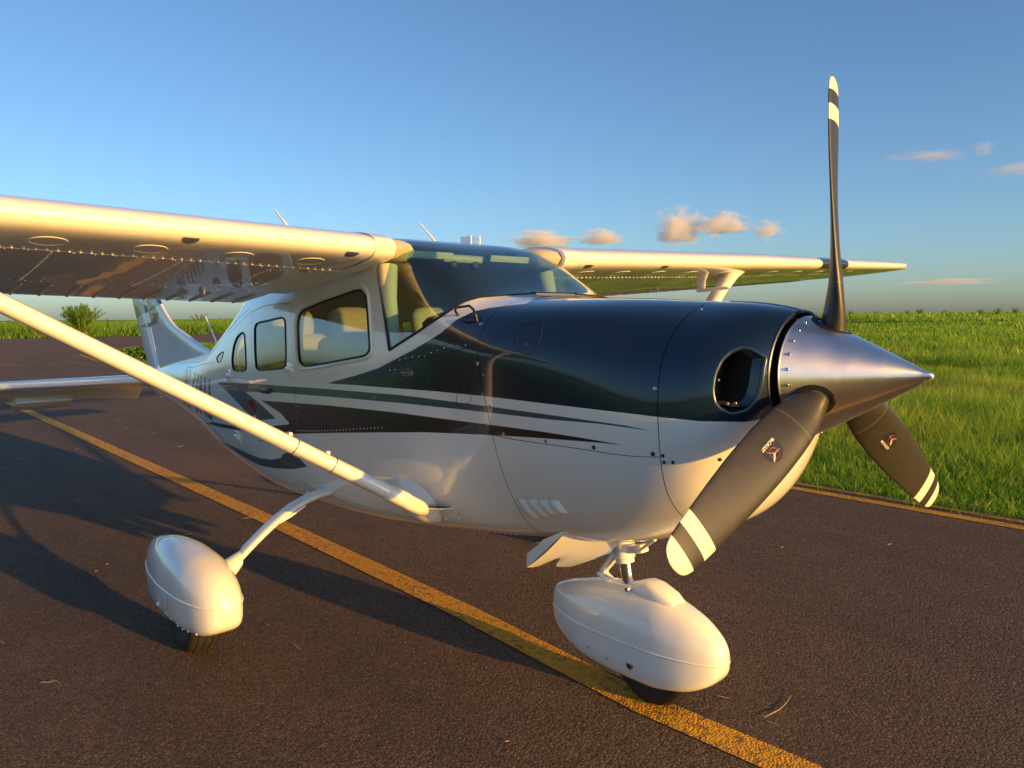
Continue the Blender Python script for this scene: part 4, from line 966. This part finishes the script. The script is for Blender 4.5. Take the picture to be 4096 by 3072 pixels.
for s in (-1, 1):
    ys = [.545, .58, .62, .9, 1.3, 1.7, 2.1, 2.4, 2.55, 2.8, 3.2, 3.6, 4.0, 4.4, 4.8, 5.1, 5.17]
    rows = []
    for y in ys: rows.append([wing_pt(s*y, c, 0) for c in cs_main]+[wing_pt(s*y, 0, 1)]+[wing_pt(s*y, c, 1) for c in cs_main[::-1]])
    mb = MB().grid(rows, close_v=True, cap0=True, cap1=True)
    rows = []; cs2 = [1, .95, .88, .8]+cs_main
    for y, th in ((5.17, 1), (5.28, 1), (5.36, .95), (5.42, .85), (5.46, .68), (5.483, .45), (5.492, .12)):
        sh = (1-th)*.5
        ring = []
        for up, lst in ((0, cs2), (1, [0]+cs2[::-1])):
            for c in lst:
                cc = .5+(c-.5)*(1-.25*sh*2) if th < 1 else c
                p = wing_pt(s*y, cc, up, th); ring.append(p)
        rows.append(ring)
    tip = MB().grid(rows, close_v=True, cap0=True, cap1=True)
    W = mb.build('wing', M_WHITE, AC, angle=35); tag(W, 'right wing' if s < 0 else 'left wing with landing light')
    tip.build('wing_tip', M_WHITE, W, angle=35)
    # control surfaces with stiffening beads
    for nm, y0, y1 in (('flap', .60, 2.74), ('aileron', 2.76, 5.16)):
        rows = []
        for y in np.linspace(y0, y1, 14):
            up = [wing_pt(s*y, c, 1) for c in (.705, .8, .9, .97, 1.0)]; lo = [wing_pt(s*y, c, 0)+np.array([0, 0, .012*(1-c)/.3]) for c in (.997, .97, .9, .8, .74, .705)]
            rows.append(up+lo)
        F = MB().grid(rows, close_v=True, cap0=True, cap1=True).build(nm, M_WHITE, AC, angle=35)
        n = int((y1-y0)/.125)
        for i in range(n):
            y = s*(y0+.06+i*.125)
            P = [wing_pt(y, c, 0)+np.array([0, 0, .012*(1-c)/.3-.002]) for c in np.linspace(.775, .99, 6)]
            MB().tube(P, [.004, .011, .011, .011, .010, .006], 6, flat=.9).build('stiffening_bead', M_WHITE, F)
    # underside: access covers, rivets, screens
    for y in (.86, 1.18, 1.52, 1.86, 2.25, 2.9, 3.3, 3.7, 4.3):
        c = .115; P = [wing_pt(s*y+.062*math.cos(t), c+.04*math.sin(t), 0)+wing_low_n(s*y, c)*.0006 for t in np.linspace(0, 2*PI, 26, endpoint=False)]
        MB().loop(P, .0013, 4).build('access_cover', M_WHITE, W)
    for y in (.74, 1.42):
        c0 = .022; P = []
        for cc, ww in ((.012, .03), (.02, .031), (.03, .022), (.036, .008)):
            P.append([wing_pt(s*y-ww, cc, 0)+wing_low_n(s*y, cc)*.0015, wing_pt(s*y+ww, cc, 0)+wing_low_n(s*y, cc)*.0015])
        MB().grid(P).build('vent_screen', M_STEEL, W)
    rvw = MB()
    def wr(y, c, r=.0042): rvw.rivet(wing_pt(s*y, c, 0), wing_low_n(s*y, c), r, 6)
    for y in np.arange(.62, 5.1, .037): wr(y, .20, .0062)
    for y in np.arange(.64, 5.1, .074): wr(y, .214, .0048)
    for yr in (.95, 1.35, 1.82, 2.3, 2.75, 3.2, 3.65, 4.1, 4.55, 5.0):
        for c in np.arange(.225, .67, .022): wr(yr, c, .0044)
    for y in np.arange(.66, 5.1, .06): wr(y, .66, .004)
    for y in np.arange(.66, 5.1, .09): wr(y, .60, .0032)
    for yy in (.70, .76, .82, .9): wr(yy, .245, .0045); wr(yy+.03, .27, .0045)
    tag(rvw.build('rivet_rows', M_WHITE, W), None, kind='stuff')
    bracket = [wing_pt(s*y, .7, 0)+np.array([0, 0, -.01]) for y in (1.0, 1.9, 2.7)]
    for p in bracket: MB().box(p, (.07, .010, .03), None, .003).build('flap_bracket', M_WHITE, W)
    # spar joint strip
    P = [wing_pt(s*y, .207, 0)+wing_low_n(s*y, .207)*.0004 for y in np.linspace(.6, 5.1, 30)]
    MB().tube(P, .0012, 4).build('skin_joint', M_WHITE, W)
    if s > 0:
        rows = []
        for y in np.linspace(3.45, 3.95, 8): rows.append([wing_pt(y, c, 0)+np.array([.004, 0, -.001]) for c in (.03, .018, .008, .002)]+[wing_pt(y, c, 1)+np.array([.004, 0, .001]) for c in (0, .004, .012, .025, .04)])
        LL = MB().grid(rows).build('landing_light_lens', M_PANEL, W)
        LL.data.materials[0] = simple('lens_dark', (.02, .022, .024), .05, 0, 1, .02)
        # pitot mast and tube
        b = wing_pt(2.05, .12, 0)
        pm = []
        for z, k in ((.01, 1), (-.05, .9), (-.115, .8)):
            pm.append([b+np.array([.045*k*math.cos(t)-.02*(z < -.02), .009*math.sin(t), z]) for t in np.linspace(0, 2*PI, 12, endpoint=False)])
        PT = MB().grid(pm, close_v=True, cap0=True, cap1=True).build('pitot_mast', M_WHITE, W)
        MB().tube([b+np.array([-.05, 0, -.115]), b+np.array([.10, 0, -.108]), b+np.array([.19, 0, -.104]), b+np.array([.205, 0, -.103])], [.012, .013, .011, .005], 10).build('pitot_tube', M_WHITE, W)
    # tie-down ring by the strut
    q = wing_pt(s*2.32, .24, 0)
    MB().tube([q, q+np.array([0, 0, -.05]), q+np.array([.012, 0, -.075]), q+np.array([.035, 0, -.08]), q+np.array([.045, 0, -.065])], .004, 6).build('tie_down_hook', M_WHITE, W)
    # fairing between wing root and windshield, and the trimmed root inside the screen
    rows = []
    for y, k in ((.64, 1.0), (.61, 1.0), (.575, .995), (.552, .985), (.545, .97)):
        rows.append([wing_pt(s*y, c, 0)+np.array([.004*k, 0, -.003]) for c in (.20, .15, .1, .065, .04, .02, .008)]+[wing_pt(s*y, 0, 1)+np.array([.005*k, 0, 0])]+[wing_pt(s*y, c, 1)+np.array([.004*k, 0, .003]) for c in (.008, .02, .04, .065, .1, .15, .2)])
    rows.append([np.mean(rows[-1], axis=0)*.05+np.array(p)*.95+np.array([0, -s*.012, 0]) for p in rows[-1]]); rows.append([np.mean(rows[-1], axis=0)*.18+np.array(p)*.82+np.array([0, -s*.006, 0]) for p in rows[-1]])
    MB().grid(rows).build('root_fairing', M_WHITE, W)
    rows = []
    for y, k in ((.52, 1), (.46, .98), (.42, .9), (.395, .7), (.385, .3)):
        cc = wing_pt(s*y, .10, 0)*.5+wing_pt(s*y, .10, 1)*.5
        rows.append([cc+(wing_pt(s*y, c, 0)-cc)*k*.86 for c in (.2, .12, .06, .02)]+[cc+(wing_pt(s*y, 0, 1)-cc)*k*.86]+[cc+(wing_pt(s*y, c, 1)-cc)*k*.86 for c in (.02, .06, .12, .2)])
    MB().grid(rows, close_v=True, cap1=True).build('root_trim', M_BEIGE, W)
    # wing strut with its cuffs
    b0, t0 = np.array([-1.49, s*.56, .722]), np.array([-2.0, s*2.45, 1.885])
    def strut_ring(p, chord, thick, n=22):
        d = (t0-b0)/np.linalg.norm(t0-b0); a = np.array([1., 0, 0]); a -= a@d*d; a /= np.linalg.norm(a); nn = np.cross(d, a); out = []
        for t in np.linspace(0, 2*PI, n, endpoint=False):
            cx = math.cos(t); out.append(p+a*(chord*.5*cx)+nn*(thick*.5*math.sin(t)*(1+.25*cx)))
        return out
    ln = lambda w: b0*(1-w)+t0*w
    ST = MB().grid([strut_ring(ln(w), .118, .062) for w in np.linspace(.075, .93, 14)], close_v=True, cap0=True, cap1=True).build('wing_strut', M_WHITE, AC)
    MB().grid([strut_ring(ln(w), c, t) for w, c, t in ((.058, .10, .062), (.06, .124, .070), (.08, .126, .070), (.10, .125, .068), (.102, .118, .060))], close_v=True, cap0=True).build('lower_cuff', M_WHITE, ST)
    MB().grid([strut_ring(ln(w)+np.array([e, 0, 0]), c, t) for w, c, t, e in ((.90, .118, .06, 0), (.902, .126, .07, 0), (.93, .14, .075, .0), (.96, .20, .08, -.02), (.985, .34, .085, -.06), (1.01, .46, .09, -.09))], close_v=True, cap1=True).build('upper_cuff', M_WHITE, ST)
    for w in (.215, .29):
        MB().loop(strut_ring(ln(w), .1185, .0625, 30), .0016, 5).build('strut_joint', M_RUBBER, ST)
        p = ln(w+.0)+np.array([-.035, 0, .045]); MB().box(p, (.03, .018, .018), None, .006).build('strut_clip', M_WHITE, ST)
    # blister fairing where the strut meets the hull
    A_, B_ = np.array([1545., 1915.]), np.array([1768., 2086.]); dirv = (B_-A_)/np.linalg.norm(B_-A_); nv_ = np.array([-dirv[1], dirv[0]]); rows = []
    for w in np.linspace(0, 1, 20):
        c_ = A_*(1-w)+B_*w; hw = 62*math.sin(PI*w**.8)**.6; row = []
        for q in np.linspace(-1, 1, 15):
            px_ = c_+nv_*q*hw; P_, N2, _ = hullpt(px_[0], px_[1], 0)
            P_ = P_+N2*(.062*math.sin(PI*w**1.5)**.8*(1-q*q)**1.2-.003); row.append(np.array([P_[0], s*abs(P_[1]), P_[2]]))
        rows.append(row)
    MB().grid(rows).build('strut_fairing', M_WHITE, ST, angle=80)
    E_ = hullpt(1704, 2030, .014)[0]; E_ = np.array([E_[0], s*abs(E_[1]), E_[2]]); c0_, c1_ = ln(.085), ln(.012)
    MB().tube([c0_*(1-q)**2+2*q*(1-q)*c1_+q*q*E_ for q in np.linspace(0, 1.06, 12)], [.030, .032, .033, .034, .034, .034, .034, .033, .031, .027, .021, .010], 18).build('strut_foot', M_WHITE, ST)

# ---- tail
FLE = pchip([1.0, 1.275, 1.305, 1.408, 1.511, 1.659, 1.76, 2.05, 2.45, 2.52], [-5.30, -5.55, -5.72, -6.16, -6.57, -6.858, -7.0, -7.25, -7.52, -7.62])
FHG = pchip([1.0, 1.075, 1.64, 2.45, 2.52], [-7.09, -7.132, -7.444, -7.89, -7.93])
RTE = pchip([.98, 1.034, 1.427, 1.768, 2.45, 2.52], [-7.41, -7.454, -7.751, -7.976, -8.36, -8.38])
def fin_paint(P):
    P = np.asarray(P); px = proj(np.stack([P[:, 0], P[:, 1]*0, P[:, 2]], 1))
    q = np.stack([P[:, 0], P[:, 2]], 1)
    to = lambda pts: np.array([[hit(a, b, 1, 0)[0], hit(a, b, 1, 0)[2]] for a, b in pts])
    tl = np.minimum(sdf_poly(to([(525,1195),(615,1195),(655,1207),(632,1232),(545,1270),(535,1240)]), q), sdf_poly(to([(646,1249),(640,1290),(600,1308),(548,1312),(580,1300),(612,1285),(622,1262),(600,1258)]), q))
    tl = np.maximum(tl, -sdf_poly(to([(585,1195),(632,1214),(598,1240),(562,1195)]), q))
    bl = np.minimum(sdf_poly(to([(540,1268),(580,1253),(628,1231),(585,1250),(545,1276)]), q), sdf_poly(to([(620,1100),(632,1205),(668,1230),(690,1228),(640,1100)]), q))
    top = -(P[:, 2]-1.80); bl = np.minimum(bl, np.where(P[:, 2] > 1.8, -.1, top*0+.1))
    return tl, bl
def fin_like(name, le, te, zs, th, parent, n=14):
    rows = []
    for z in zs:
        a, b = float(le(z)), float(te(z)); c = a-b; cs = [.5-.5*math.cos(t) for t in np.linspace(0, PI, n)]
        prof = lambda q: th(c)*(1.48*math.sqrt(q)-.63*q-1.758*q*q+1.42*q**3-.512*q**4+.02)
        rows.append([np.array([a-c*q, prof(q), z]) for q in cs]+[np.array([a-c*q, -prof(q), z]) for q in cs[::-1][1:-1]])
    mb = MB().grid(rows, close_v=True, cap0=True, cap1=True); o = mb.build(name, M_FIN, parent, angle=50)
    tl, bl = fin_paint(np.array(mb.v))
    for an, vals in (('p_teal', tl), ('p_black', bl)):
        at = o.data.attributes.new(an, 'FLOAT', 'POINT'); at.data.foreach_set('value', vals.astype(np.float32))
    return o
zs = np.concatenate([np.linspace(1.1, 2.0, 60), np.linspace(2.05, 2.52, 10)])
FIN = fin_like('fin', FLE, lambda z: FHG(z)+.004, zs, lambda c: min(.055, .05+.0*c), AC, 40)
RUD = fin_like('rudder', lambda z: FHG(z)-.004, RTE, np.concatenate([np.linspace(1.0, 2.0, 60), np.linspace(2.05, 2.52, 8)]), lambda c: .035, AC, 14)
MB().tube([hit(880,1400,1,0), (hit(880,1400,1,0)+hit(850,1335,1,0))/2, hit(822,1265,1,0)], [.012, .008, .004], 8).build('whip_antenna', M_WHITE, FUS)
for s in (-1, 1):
    rows = []; ys = np.linspace(.06, 1.98, 12)
    for y in ys:
        k = (y-.06)/1.92; xl = -6.83-.22*k; xh = -7.32+.02*k; zl = .985+.0*k; c = xl-xh
        th = .078*(1-.3*k)*(1 if y < 1.9 else .5)
        ring = []
        for t in np.linspace(0, 2*PI, 24, endpoint=False):
            q = .5-.5*math.cos(t); ring.append(np.array([xl-c*q, s*y, zl-.05*q+(1 if t < PI else -1)*th*math.sqrt(max(0, math.sin(math.acos(max(-1, min(1, 1-2*q))))))*.75]))
        rows.append(ring)
    STB = MB().grid(rows, close_v=True, cap0=True, cap1=True).build('stabilizer', M_WHITE, AC)
    rows = []
    for y in np.linspace(.11, 1.97, 10):
        k = (y-.06)/1.92; xh = -7.325+.02*k; xt = -7.74+.10*k; zh = .936
        if y < .3: xt = -7.74+.22*(.3-y)/.19
        zt = .735+.06*k
        rows.append([np.array([xh, s*y, zh+.028]), np.array([xh*.6+xt*.4, s*y, (zh*.6+zt*.4)+.022]), np.array([xt, s*y, zt+.004]), np.array([xt, s*y, zt-.004]), np.array([xh*.6+xt*.4, s*y, (zh*.6+zt*.4)-.02]), np.array([xh, s*y, zh-.028])])
    EL = MB().grid(rows, close_v=True, cap0=True, cap1=True).build('elevator', M_WHITE, AC, angle=30)
    if s < 0: MB().box((-7.72, -.95, .72), (.22, .5, .012), Matrix.Rotation(-.42, 3, 'Y'), .004).build('trim_tab', M_WHITE, EL)

# ---- landing gear
def spat(parent, cx, cy, st, name='wheel_fairing', npow=2.5):
    X = [q[0] for q in st]; fw, ft_, fb_ = [pchip([-x for x in X], [q[i] for q in st]) for i in (1, 2, 3)]
    rows = []
    ts = .5-.5*np.cos(np.linspace(.0, PI, 44))
    for t in ts:
        x = X[0]+(X[-1]-X[0])*t; w, zt, zb = float(fw(-x)), float(ft_(-x)), float(fb_(-x)); zm = .5*(zt+zb); h = .5*(zt-zb)
        ring = []
        for a in np.linspace(0, 2*PI, 36, endpoint=False):
            ca, sa = math.cos(a), math.sin(a)
            pw = npow if sa > 0 else 4
            ring.append(np.array([cx+x, cy+w*math.copysign(abs(ca)**(2/pw), ca)*(1-.10*max(0, sa)), zm+h*math.copysign(abs(sa)**(2/pw), sa)]))
        rows.append(ring)
    return MB().grid(rows, close_v=True, cap0=True, cap1=True).build(name, M_WHITE, parent, angle=60), (fw, ft_, fb_)
def spat_y(fns, x, z):
    fw, ft_, fb_ = fns; w, zt, zb = float(fw(-x)), float(ft_(-x)), float(fb_(-x)); zm, h = .5*(zt+zb), .5*(zt-zb)
    sa = max(-.98, min(.98, (z-zm)/h)); pw = 2.5 if sa > 0 else 4
    return w*(1-abs(sa)**pw)**(1/pw)*(1-.10*max(0, sa))
def bead(fns, cx, cy, x0, x1, zf, parent, k=1.0):
    fw, ft_, fb_ = fns; L, Rr = [], []
    for x in np.linspace(x0, x1, 40):
        w, zt, zb = float(fw(-x)), float(ft_(-x)), float(fb_(-x)); z = zf(x); zm, h = .5*(zt+zb), .5*(zt-zb)
        sa = max(-.98, min(.98, (z-zm)/h)); pw = 2.5 if sa > 0 else 4
        ww = w*(1-abs(sa)**pw)**(1/pw)*(1-.10*max(0, sa**pw if sa > 0 else 0))
        L.append(np.array([cx+x, cy+ww, z])); Rr.append(np.array([cx+x, cy-ww, z]))
    MB().tube(L+Rr[::-1], .004, 6).build('joint_bead', M_WHITE, parent)
def tyre(parent, c, rad, wid):
    prof = []
    hw = wid/2
    for y, r in ((-.62, .50), (-.9, .62), (-1, .78), (-.93, .90), (-.80, .965), (-.64, .985), (-.62, .965), (-.58, .965), (-.56, .992), (-.24, 1.0), (-.22, .98), (-.17, .98), (-.15, 1.0), (.15, 1.0), (.17, .98), (.22, .98), (.24, 1.0), (.56, .992), (.58, .965), (.62, .965), (.64, .985), (.80, .965), (.93, .90), (1, .78), (.9, .62), (.62, .50)):
        prof.append((y*hw, r*rad))
    rows = [[np.array([c[0]+r*math.cos(t), c[1]+y, c[2]+r*math.sin(t)]) for y, r in prof] for t in np.linspace(0, 2*PI, 56, endpoint=False)]
    WH = MB().grid(rows, close_u=True).build('tyre', M_TYRE, parent, angle=50)
    rim = [[np.array([c[0]+r*math.cos(t), c[1]+y, c[2]+r*math.sin(t)]) for y, r in ((-hw*.6, .51*rad), (-hw*.35, .45*rad), (-hw*.3, .1*rad), (hw*.3, .1*rad), (hw*.35, .45*rad), (hw*.6, .51*rad))] for t in np.linspace(0, 2*PI, 32, endpoint=False)]
    MB().grid(rim, close_u=True).build('rim', M_WHITE, WH)
MST = [(.44, .015, .315, .285), (.428, .045, .355, .245), (.38, .086, .41, .195), (.28, .116, .46, .160), (.12, .136, .492, .146), (-.06, .139, .50, .142), (-.25, .126, .49, .140), (-.42, .096, .462, .140), (-.54, .060, .428, .142), (-.60, .030, .405, .150), (-.615, .010, .395, .158)]
for s in (-1, 1):
    cx, cy = -2.48, s*1.245
    SPT, fn = spat(AC, cx, cy, MST); tag(SPT, 'main wheel fairing')
    bead(fn, cx, cy, .434, -.60, lambda x: .318+.005*max(0, -x), SPT)
    tyre(AC, (cx, cy, .214), .214, .165)
    for dx, dz in ((.05, .115), (.12, .10), (.14, .12), (.16, .095), (.22, .10), (.3, .11)):
        sy = spat_y(fn, dx, dz+.075); MB().rivet((cx+dx, cy-sy, dz+.075), (0.1, -1, -.15), .005, 8).build('screw', M_WHITE, SPT)
    MB().disc((cx-.1, cy-spat_y(fn, -.1, .22), .22), (0, -1, 0), .010, .008).build('valve_cap', M_WHITE, SPT)
    rc = [(-.02+.07*u, .20+.09*w) for u, w in ((0, 0), (.5, 0), (1, 0), (1, .5), (1, 1), (.5, 1), (0, 1), (0, .5))]
    MB().loop([(cx+a, cy-spat_y(fn, a, z)-.0005, z) for a, z in rc], .0012, 4).build('valve_door_edge', M_STEEL, SPT)
    # spring leg: flat tapering tube curving out of the belly
    pts = [np.array(p) for p in ((-2.52, s*.44, .64), (-2.52, s*.55, .635), (-2.515, s*.68, .605), (-2.505, s*.80, .548), (-2.495, s*.92, .468), (-2.485, s*1.04, .375), (-2.48, s*1.12, .31))]
    ev = cspline(np.arange(len(pts)), np.array(pts)); PP = [ev(np.array(q)) for q in np.linspace(0, 6, 26)]
    rows = []
    for i, p in enumerate(PP):
        d = PP[min(i+1, 25)]-PP[max(i-1, 0)]; d /= np.linalg.norm(d); a = np.array([1., 0, 0]); nn = np.cross(d, a); nn /= np.linalg.norm(nn)
        w = .052-.018*i/25; h = .019-.004*i/25
        rows.append([p+a*w*math.copysign(abs(math.cos(t))**.7, math.cos(t))+nn*h*math.sin(t) for t in np.linspace(0, 2*PI, 18, endpoint=False)])
    LEG = MB().grid(rows, close_v=True, cap0=True, cap1=True).build('main_gear_leg', M_WHITE, AC)
    MB().grid([[np.array([-2.48+.055*k*math.cos(t), s*y, z+.05*k*math.sin(t)]) for t in np.linspace(0, 2*PI, 16, endpoint=False)] for y, z, k in ((1.02, .385, .75), (1.05, .362, .95), (1.10, .33, 1.15), (1.15, .29, 1.2))], close_v=True).build('leg_cuff', M_WHITE, LEG)
    MB().tube([(-2.72, s*.53, .60), (-2.68, s*.62, .545), (-2.62, s*.70, .53)], .011, 8).build('leg_step', M_WHITE, LEG)
    MB().tube([PP[8]+np.array([.046, 0, -.014]), PP[11]+np.array([.048, 0, -.014]), PP[13]+np.array([.04, 0, -.008])], [.004, .007, .004], 8).build('brake_line_clip', M_WHITE, LEG)
    MB().tube([p+np.array([-.036, 0, .012]) for p in PP[4:22:3]], .003, 6).build('brake_line', M_WHITE, LEG)
# nose gear
NST = [(.325, .012, .275, .25), (.312, .04, .315, .21), (.262, .08, .365, .155), (.16, .118, .415, .108), (.02, .140, .448, .085), (-.15, .143, .452, .085), (-.30, .137, .43, .095), (-.44, .105, .395, .125), (-.54, .065, .36, .165), (-.575, .04, .34, .19), (-.585, .02, .325, .205)]
NSP, fn = spat(AC, -.70, 0, NST); tag(NSP, 'nose wheel fairing')
bead(fn, -.70, 0, .32, -.565, lambda x: .258+.0*x, NSP)
tyre(AC, (-.70, 0, .20), .20, .15)
for dx, dz in ((-.03, .175), ):
    w = float(fn[0](-dx)); MB().disc((-.70+dx, -w*.985, dz), (0, -1, 0), .017, .006).build('axle_bung', M_STEEL, NSP); MB().disc((-.70+dx, -w*.985-.004, dz), (0, -1, 0), .010, .005).build('axle_bolt', M_BLACK, NSP)
for dx, dz in ((-.26, .175), (-.15, .165)):
    w = float(fn[0](-dx)); MB().disc((-.70+dx, -w*.985, dz), (0, -1, 0), .005, .003).build('screw', M_STEEL, NSP)
# hump over the fork
rows = []
for x, w, zt in ((-.60, .045, .442), (-.63, .058, .462), (-.70, .066, .488), (-.745, .066, .492), (-.79, .064, .478), (-.84, .06, .45)):
    rows.append([np.array([x, w*math.copysign(abs(math.cos(t))**.55, math.cos(t)), .41+(zt-.41)*abs(math.sin(t))**.6]) for t in np.linspace(0, PI, 14)])
MB().grid(rows, cap0=True, cap1=True).build('fork_hump', M_WHITE, NSP)
MB().disc((-.80, -.064, .452), (0, -1, 0), .013, .018).build('axle_bolt', M_CHROME, NSP)
MB().tube([(-.845, 0, .40), (-.862, 0, .47), (-.886, 0, .60)], .027, 20).build('oleo_piston', M_CHROME, AC)
OL = MB().tube([(-.878, 0, .545), (-.880, 0, .555), (-.884, 0, .60), (-.895, 0, .68)], [.034, .045, .046, .046], 20).build('oleo_cylinder', M_WHITE, AC)
MB().tube([(-.876, 0, .532), (-.88, 0, .552)], .04, 18).build('collar', M_WHITE, OL)
MB().box((-.83, 0, .60), (.12, .05, .035), Matrix.Rotation(-.25, 3, 'Y'), .006).build('steering_arm', M_WHITE, OL)
MB().tube([(-.79, -.03, .60), (-.64, -.10, .70)], .008, 8).build('steering_rod', M_WHITE, OL)
for dy in (-.028, .028):
    MB().tube([(-.91, dy, .575), (-.97, dy*.9, .50), (-1.005, dy*.5, .455)], [.014, .012, .012], 8, flat=.7).build('torque_link', M_WHITE, OL)
    MB().tube([(-1.005, dy*.5, .455), (-.95, dy*.9, .42), (-.885, dy*1.1, .40)], [.012, .012, .014], 8, flat=.7).build('torque_link', M_WHITE, OL)
MB().tube([(-1.005, -.03, .455), (-1.005, .03, .455)], .009, 8).build('link_pin', M_WHITE, OL)
# cowl flaps, open
for s in (-1, 1):
    h0, h1, e0, e1 = np.array([-.93, s*.285, .715]), np.array([-.83, s*.075, .637]), np.array([-1.205, s*.262, .486]), np.array([-1.13, s*.07, .465])
    nu, nv = 15, 8; G = []
    for i in range(nu):
        w = i/(nu-1); row = []
        for j in range(nv):
            q = j/(nv-1); p = (h0*(1-w)+h1*w)*(1-q)+(e0*(1-w)+e1*w)*q
            nt = math.exp(-((w-.42)/.14)**2)*.115
            d = (e0-h0)*.5+(e1-h1)*.5; d /= np.linalg.norm(d)
            p = p-d*nt*q**2+np.array([0, 0, -.012*math.sin(PI*q)])
            row.append(p)
        G.append(row)
    G = np.array(G); n = np.cross(G[-1, 0]-G[0, 0], G[0, -1]-G[0, 0]); n /= np.linalg.norm(n); n = n if n[2] > 0 else -n
    mb = MB().grid(G); mb.grid(G+n*.006)
    FLP = mb.build('cowl_flap', M_WHITE, AC, angle=30)
    ck = [h0, e0, e0+np.array([.0, 0, .062]), e0*.72+h0*.28+np.array([0, 0, .052]), e0*.6+h0*.4+np.array([0, 0, .056])]
    ck2 = [p+np.array([0, -s*.004, 0]) for p in ck]
    MB().add(ck+ck2, [(0, 1, 2, 3, 4), (9, 8, 7, 6, 5)]+[(i, (i+1) % 5, 5+(i+1) % 5, 5+i) for i in range(5)]).build('flap_cheek', M_WHITE, FLP, False)
    MB().tube([(-.98, s*.17, .64), (-1.06, s*.172, .585), (-1.11, s*.175, .555)], .026, 14).build('exhaust_pipe', M_STEEL, AC)
    # dark outlet behind the flap
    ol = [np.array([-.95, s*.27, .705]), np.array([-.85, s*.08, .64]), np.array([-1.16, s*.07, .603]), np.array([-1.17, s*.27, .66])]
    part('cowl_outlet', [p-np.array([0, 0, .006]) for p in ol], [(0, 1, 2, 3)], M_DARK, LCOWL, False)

# ---- roof aerials
def aerial(px0, px1, x, r, par=FUS): 
    a, b = hit(*px0, 0, x), hit(*px1, 0, x-.12); MB().tube([a-np.array([-.02, 0, .06]), a, (a+b)/2, b], [r, r, r*.7, r*.45], 8).build('whip_antenna', M_WHITE, par)
aerial((1155, 912), (1100, 840), -2.6, .008); aerial((1745, 972), (1680, 893), -2.5, .008)
for (x0, x1) in ((1846, 1884), (1893, 1920)):
    a, b, c, d = hit(x0+2, 986, 0, -2.36), hit(x1+2, 988, 0, -2.22), hit(x1, 943, 0, -2.24), hit(x0, 948, 0, -2.36)
    a = a-np.array([0, 0, .03]); b = b-np.array([0, 0, .03]); w = np.array([.0, .007, 0])
    MB().add([a-w, b-w*.3, c-w*.3, d-w, a+w, b+w*.3, c+w*.3, d+w], [(0, 1, 2, 3), (7, 6, 5, 4), (0, 4, 5, 1), (1, 5, 6, 2), (2, 6, 7, 3), (3, 7, 4, 0)]).build('blade_antenna', M_WHITE, FUS, False)

# ---- cabin interior
t = np.linspace(0, 1, 12); rows = []
for x, z, w in ((-1.33, 1.625, .47), (-1.45, 1.632, .49), (-1.58, 1.622, .50), (-1.62, 1.60, .50), (-1.615, 1.55, .50), (-1.60, 1.30, .50)):
    rows.append([np.array([x+.02*math.cos(q*PI)*0, -w+2*w*q, z-.06*abs(2*q-1)**3]) for q in t])
MB().grid(rows).build('glareshield', M_PANEL, AC)
MB().box((-1.625, .22, 1.45), (.012, .26, .17), None, .004).build('display_screen', M_BLACK, AC); MB().box((-1.625, -.14, 1.45), (.012, .26, .17), None, .004).build('display_screen', M_BLACK, AC)
for y in (.26, -.26):
    MB().tube([(-1.62, y, 1.33), (-1.78, y, 1.34)], .012, 8).build('yoke_shaft', M_PANEL, AC)
    MB().tube([(-1.78, y-.13, 1.42), (-1.79, y-.12, 1.34), (-1.79, y, 1.32), (-1.79, y+.12, 1.34), (-1.78, y+.13, 1.42)], .014, 8).build('yoke', M_PANEL, AC)
def seat(x, y):
    st = MB().box((x+.18, y, .98), (.46, .46, .14), Matrix.Rotation(-.08, 3, 'Y'), .05).build('seat_cushion', M_LEATHER, AC)
    rot = Matrix.Rotation(-.2, 3, 'Y')
    MB().box((x-.06, y, 1.22), (.13, .44, .50), rot, .055).build('seat_back', M_LEATHER, AC)
    rows = []
    for z, w, d in ((1.44, .10, .04), (1.46, .135, .055), (1.52, .145, .06), (1.585, .14, .055), (1.615, .11, .04), (1.625, .05, .02)):
        rows.append([np.array([x-.11-(z-1.44)*.2+d*math.copysign(abs(math.cos(a))**.7, math.cos(a)), y+w*math.copysign(abs(math.sin(a))**.8, math.sin(a)), z]) for a in np.linspace(0, 2*PI, 22, endpoint=False)])
    MB().grid(rows, close_v=True, cap0=True, cap1=True).build('headrest', M_LEATHER, AC)
    for dy in (-.17, .17): MB().tube([(x+.05, y+dy, .70), (x+.1, y+dy, .93)], .015, 8).build('seat_leg', M_PANEL, AC)
seat(-2.52, -.27); seat(-2.52, .27); seat(-3.35, -.24); seat(-3.35, .24)
for s in (-1, 1):
    MB().box((-1.90, s*.27, 1.865), (.010, .30, .034), Matrix.Rotation(.3, 3, 'Y'), .004).build('sun_visor', M_BEIGE, AC)
    # door posts flanking the screen
    pp = [np.array([-1.90, s*.50, 1.80]), np.array([-1.86, s*.517, 1.65]), np.array([-1.82, s*.53, 1.5]), np.array([-1.78, s*.535, 1.36])]
    MB().tube(pp, [.05, .036, .034, .045], 10).build('door_post', M_BEIGE, AC)
MB().box((-2.10, 0, 1.875), (.30, .28, .04), Matrix.Rotation(.12, 3, 'Y'), .02).build('overhead_console', M_BEIGE, AC)
for dy in (-.07, .07): MB().disc((-1.97, dy, 1.83), (.4, 0, -1), .025, .02).build('air_vent', M_PANEL, AC)
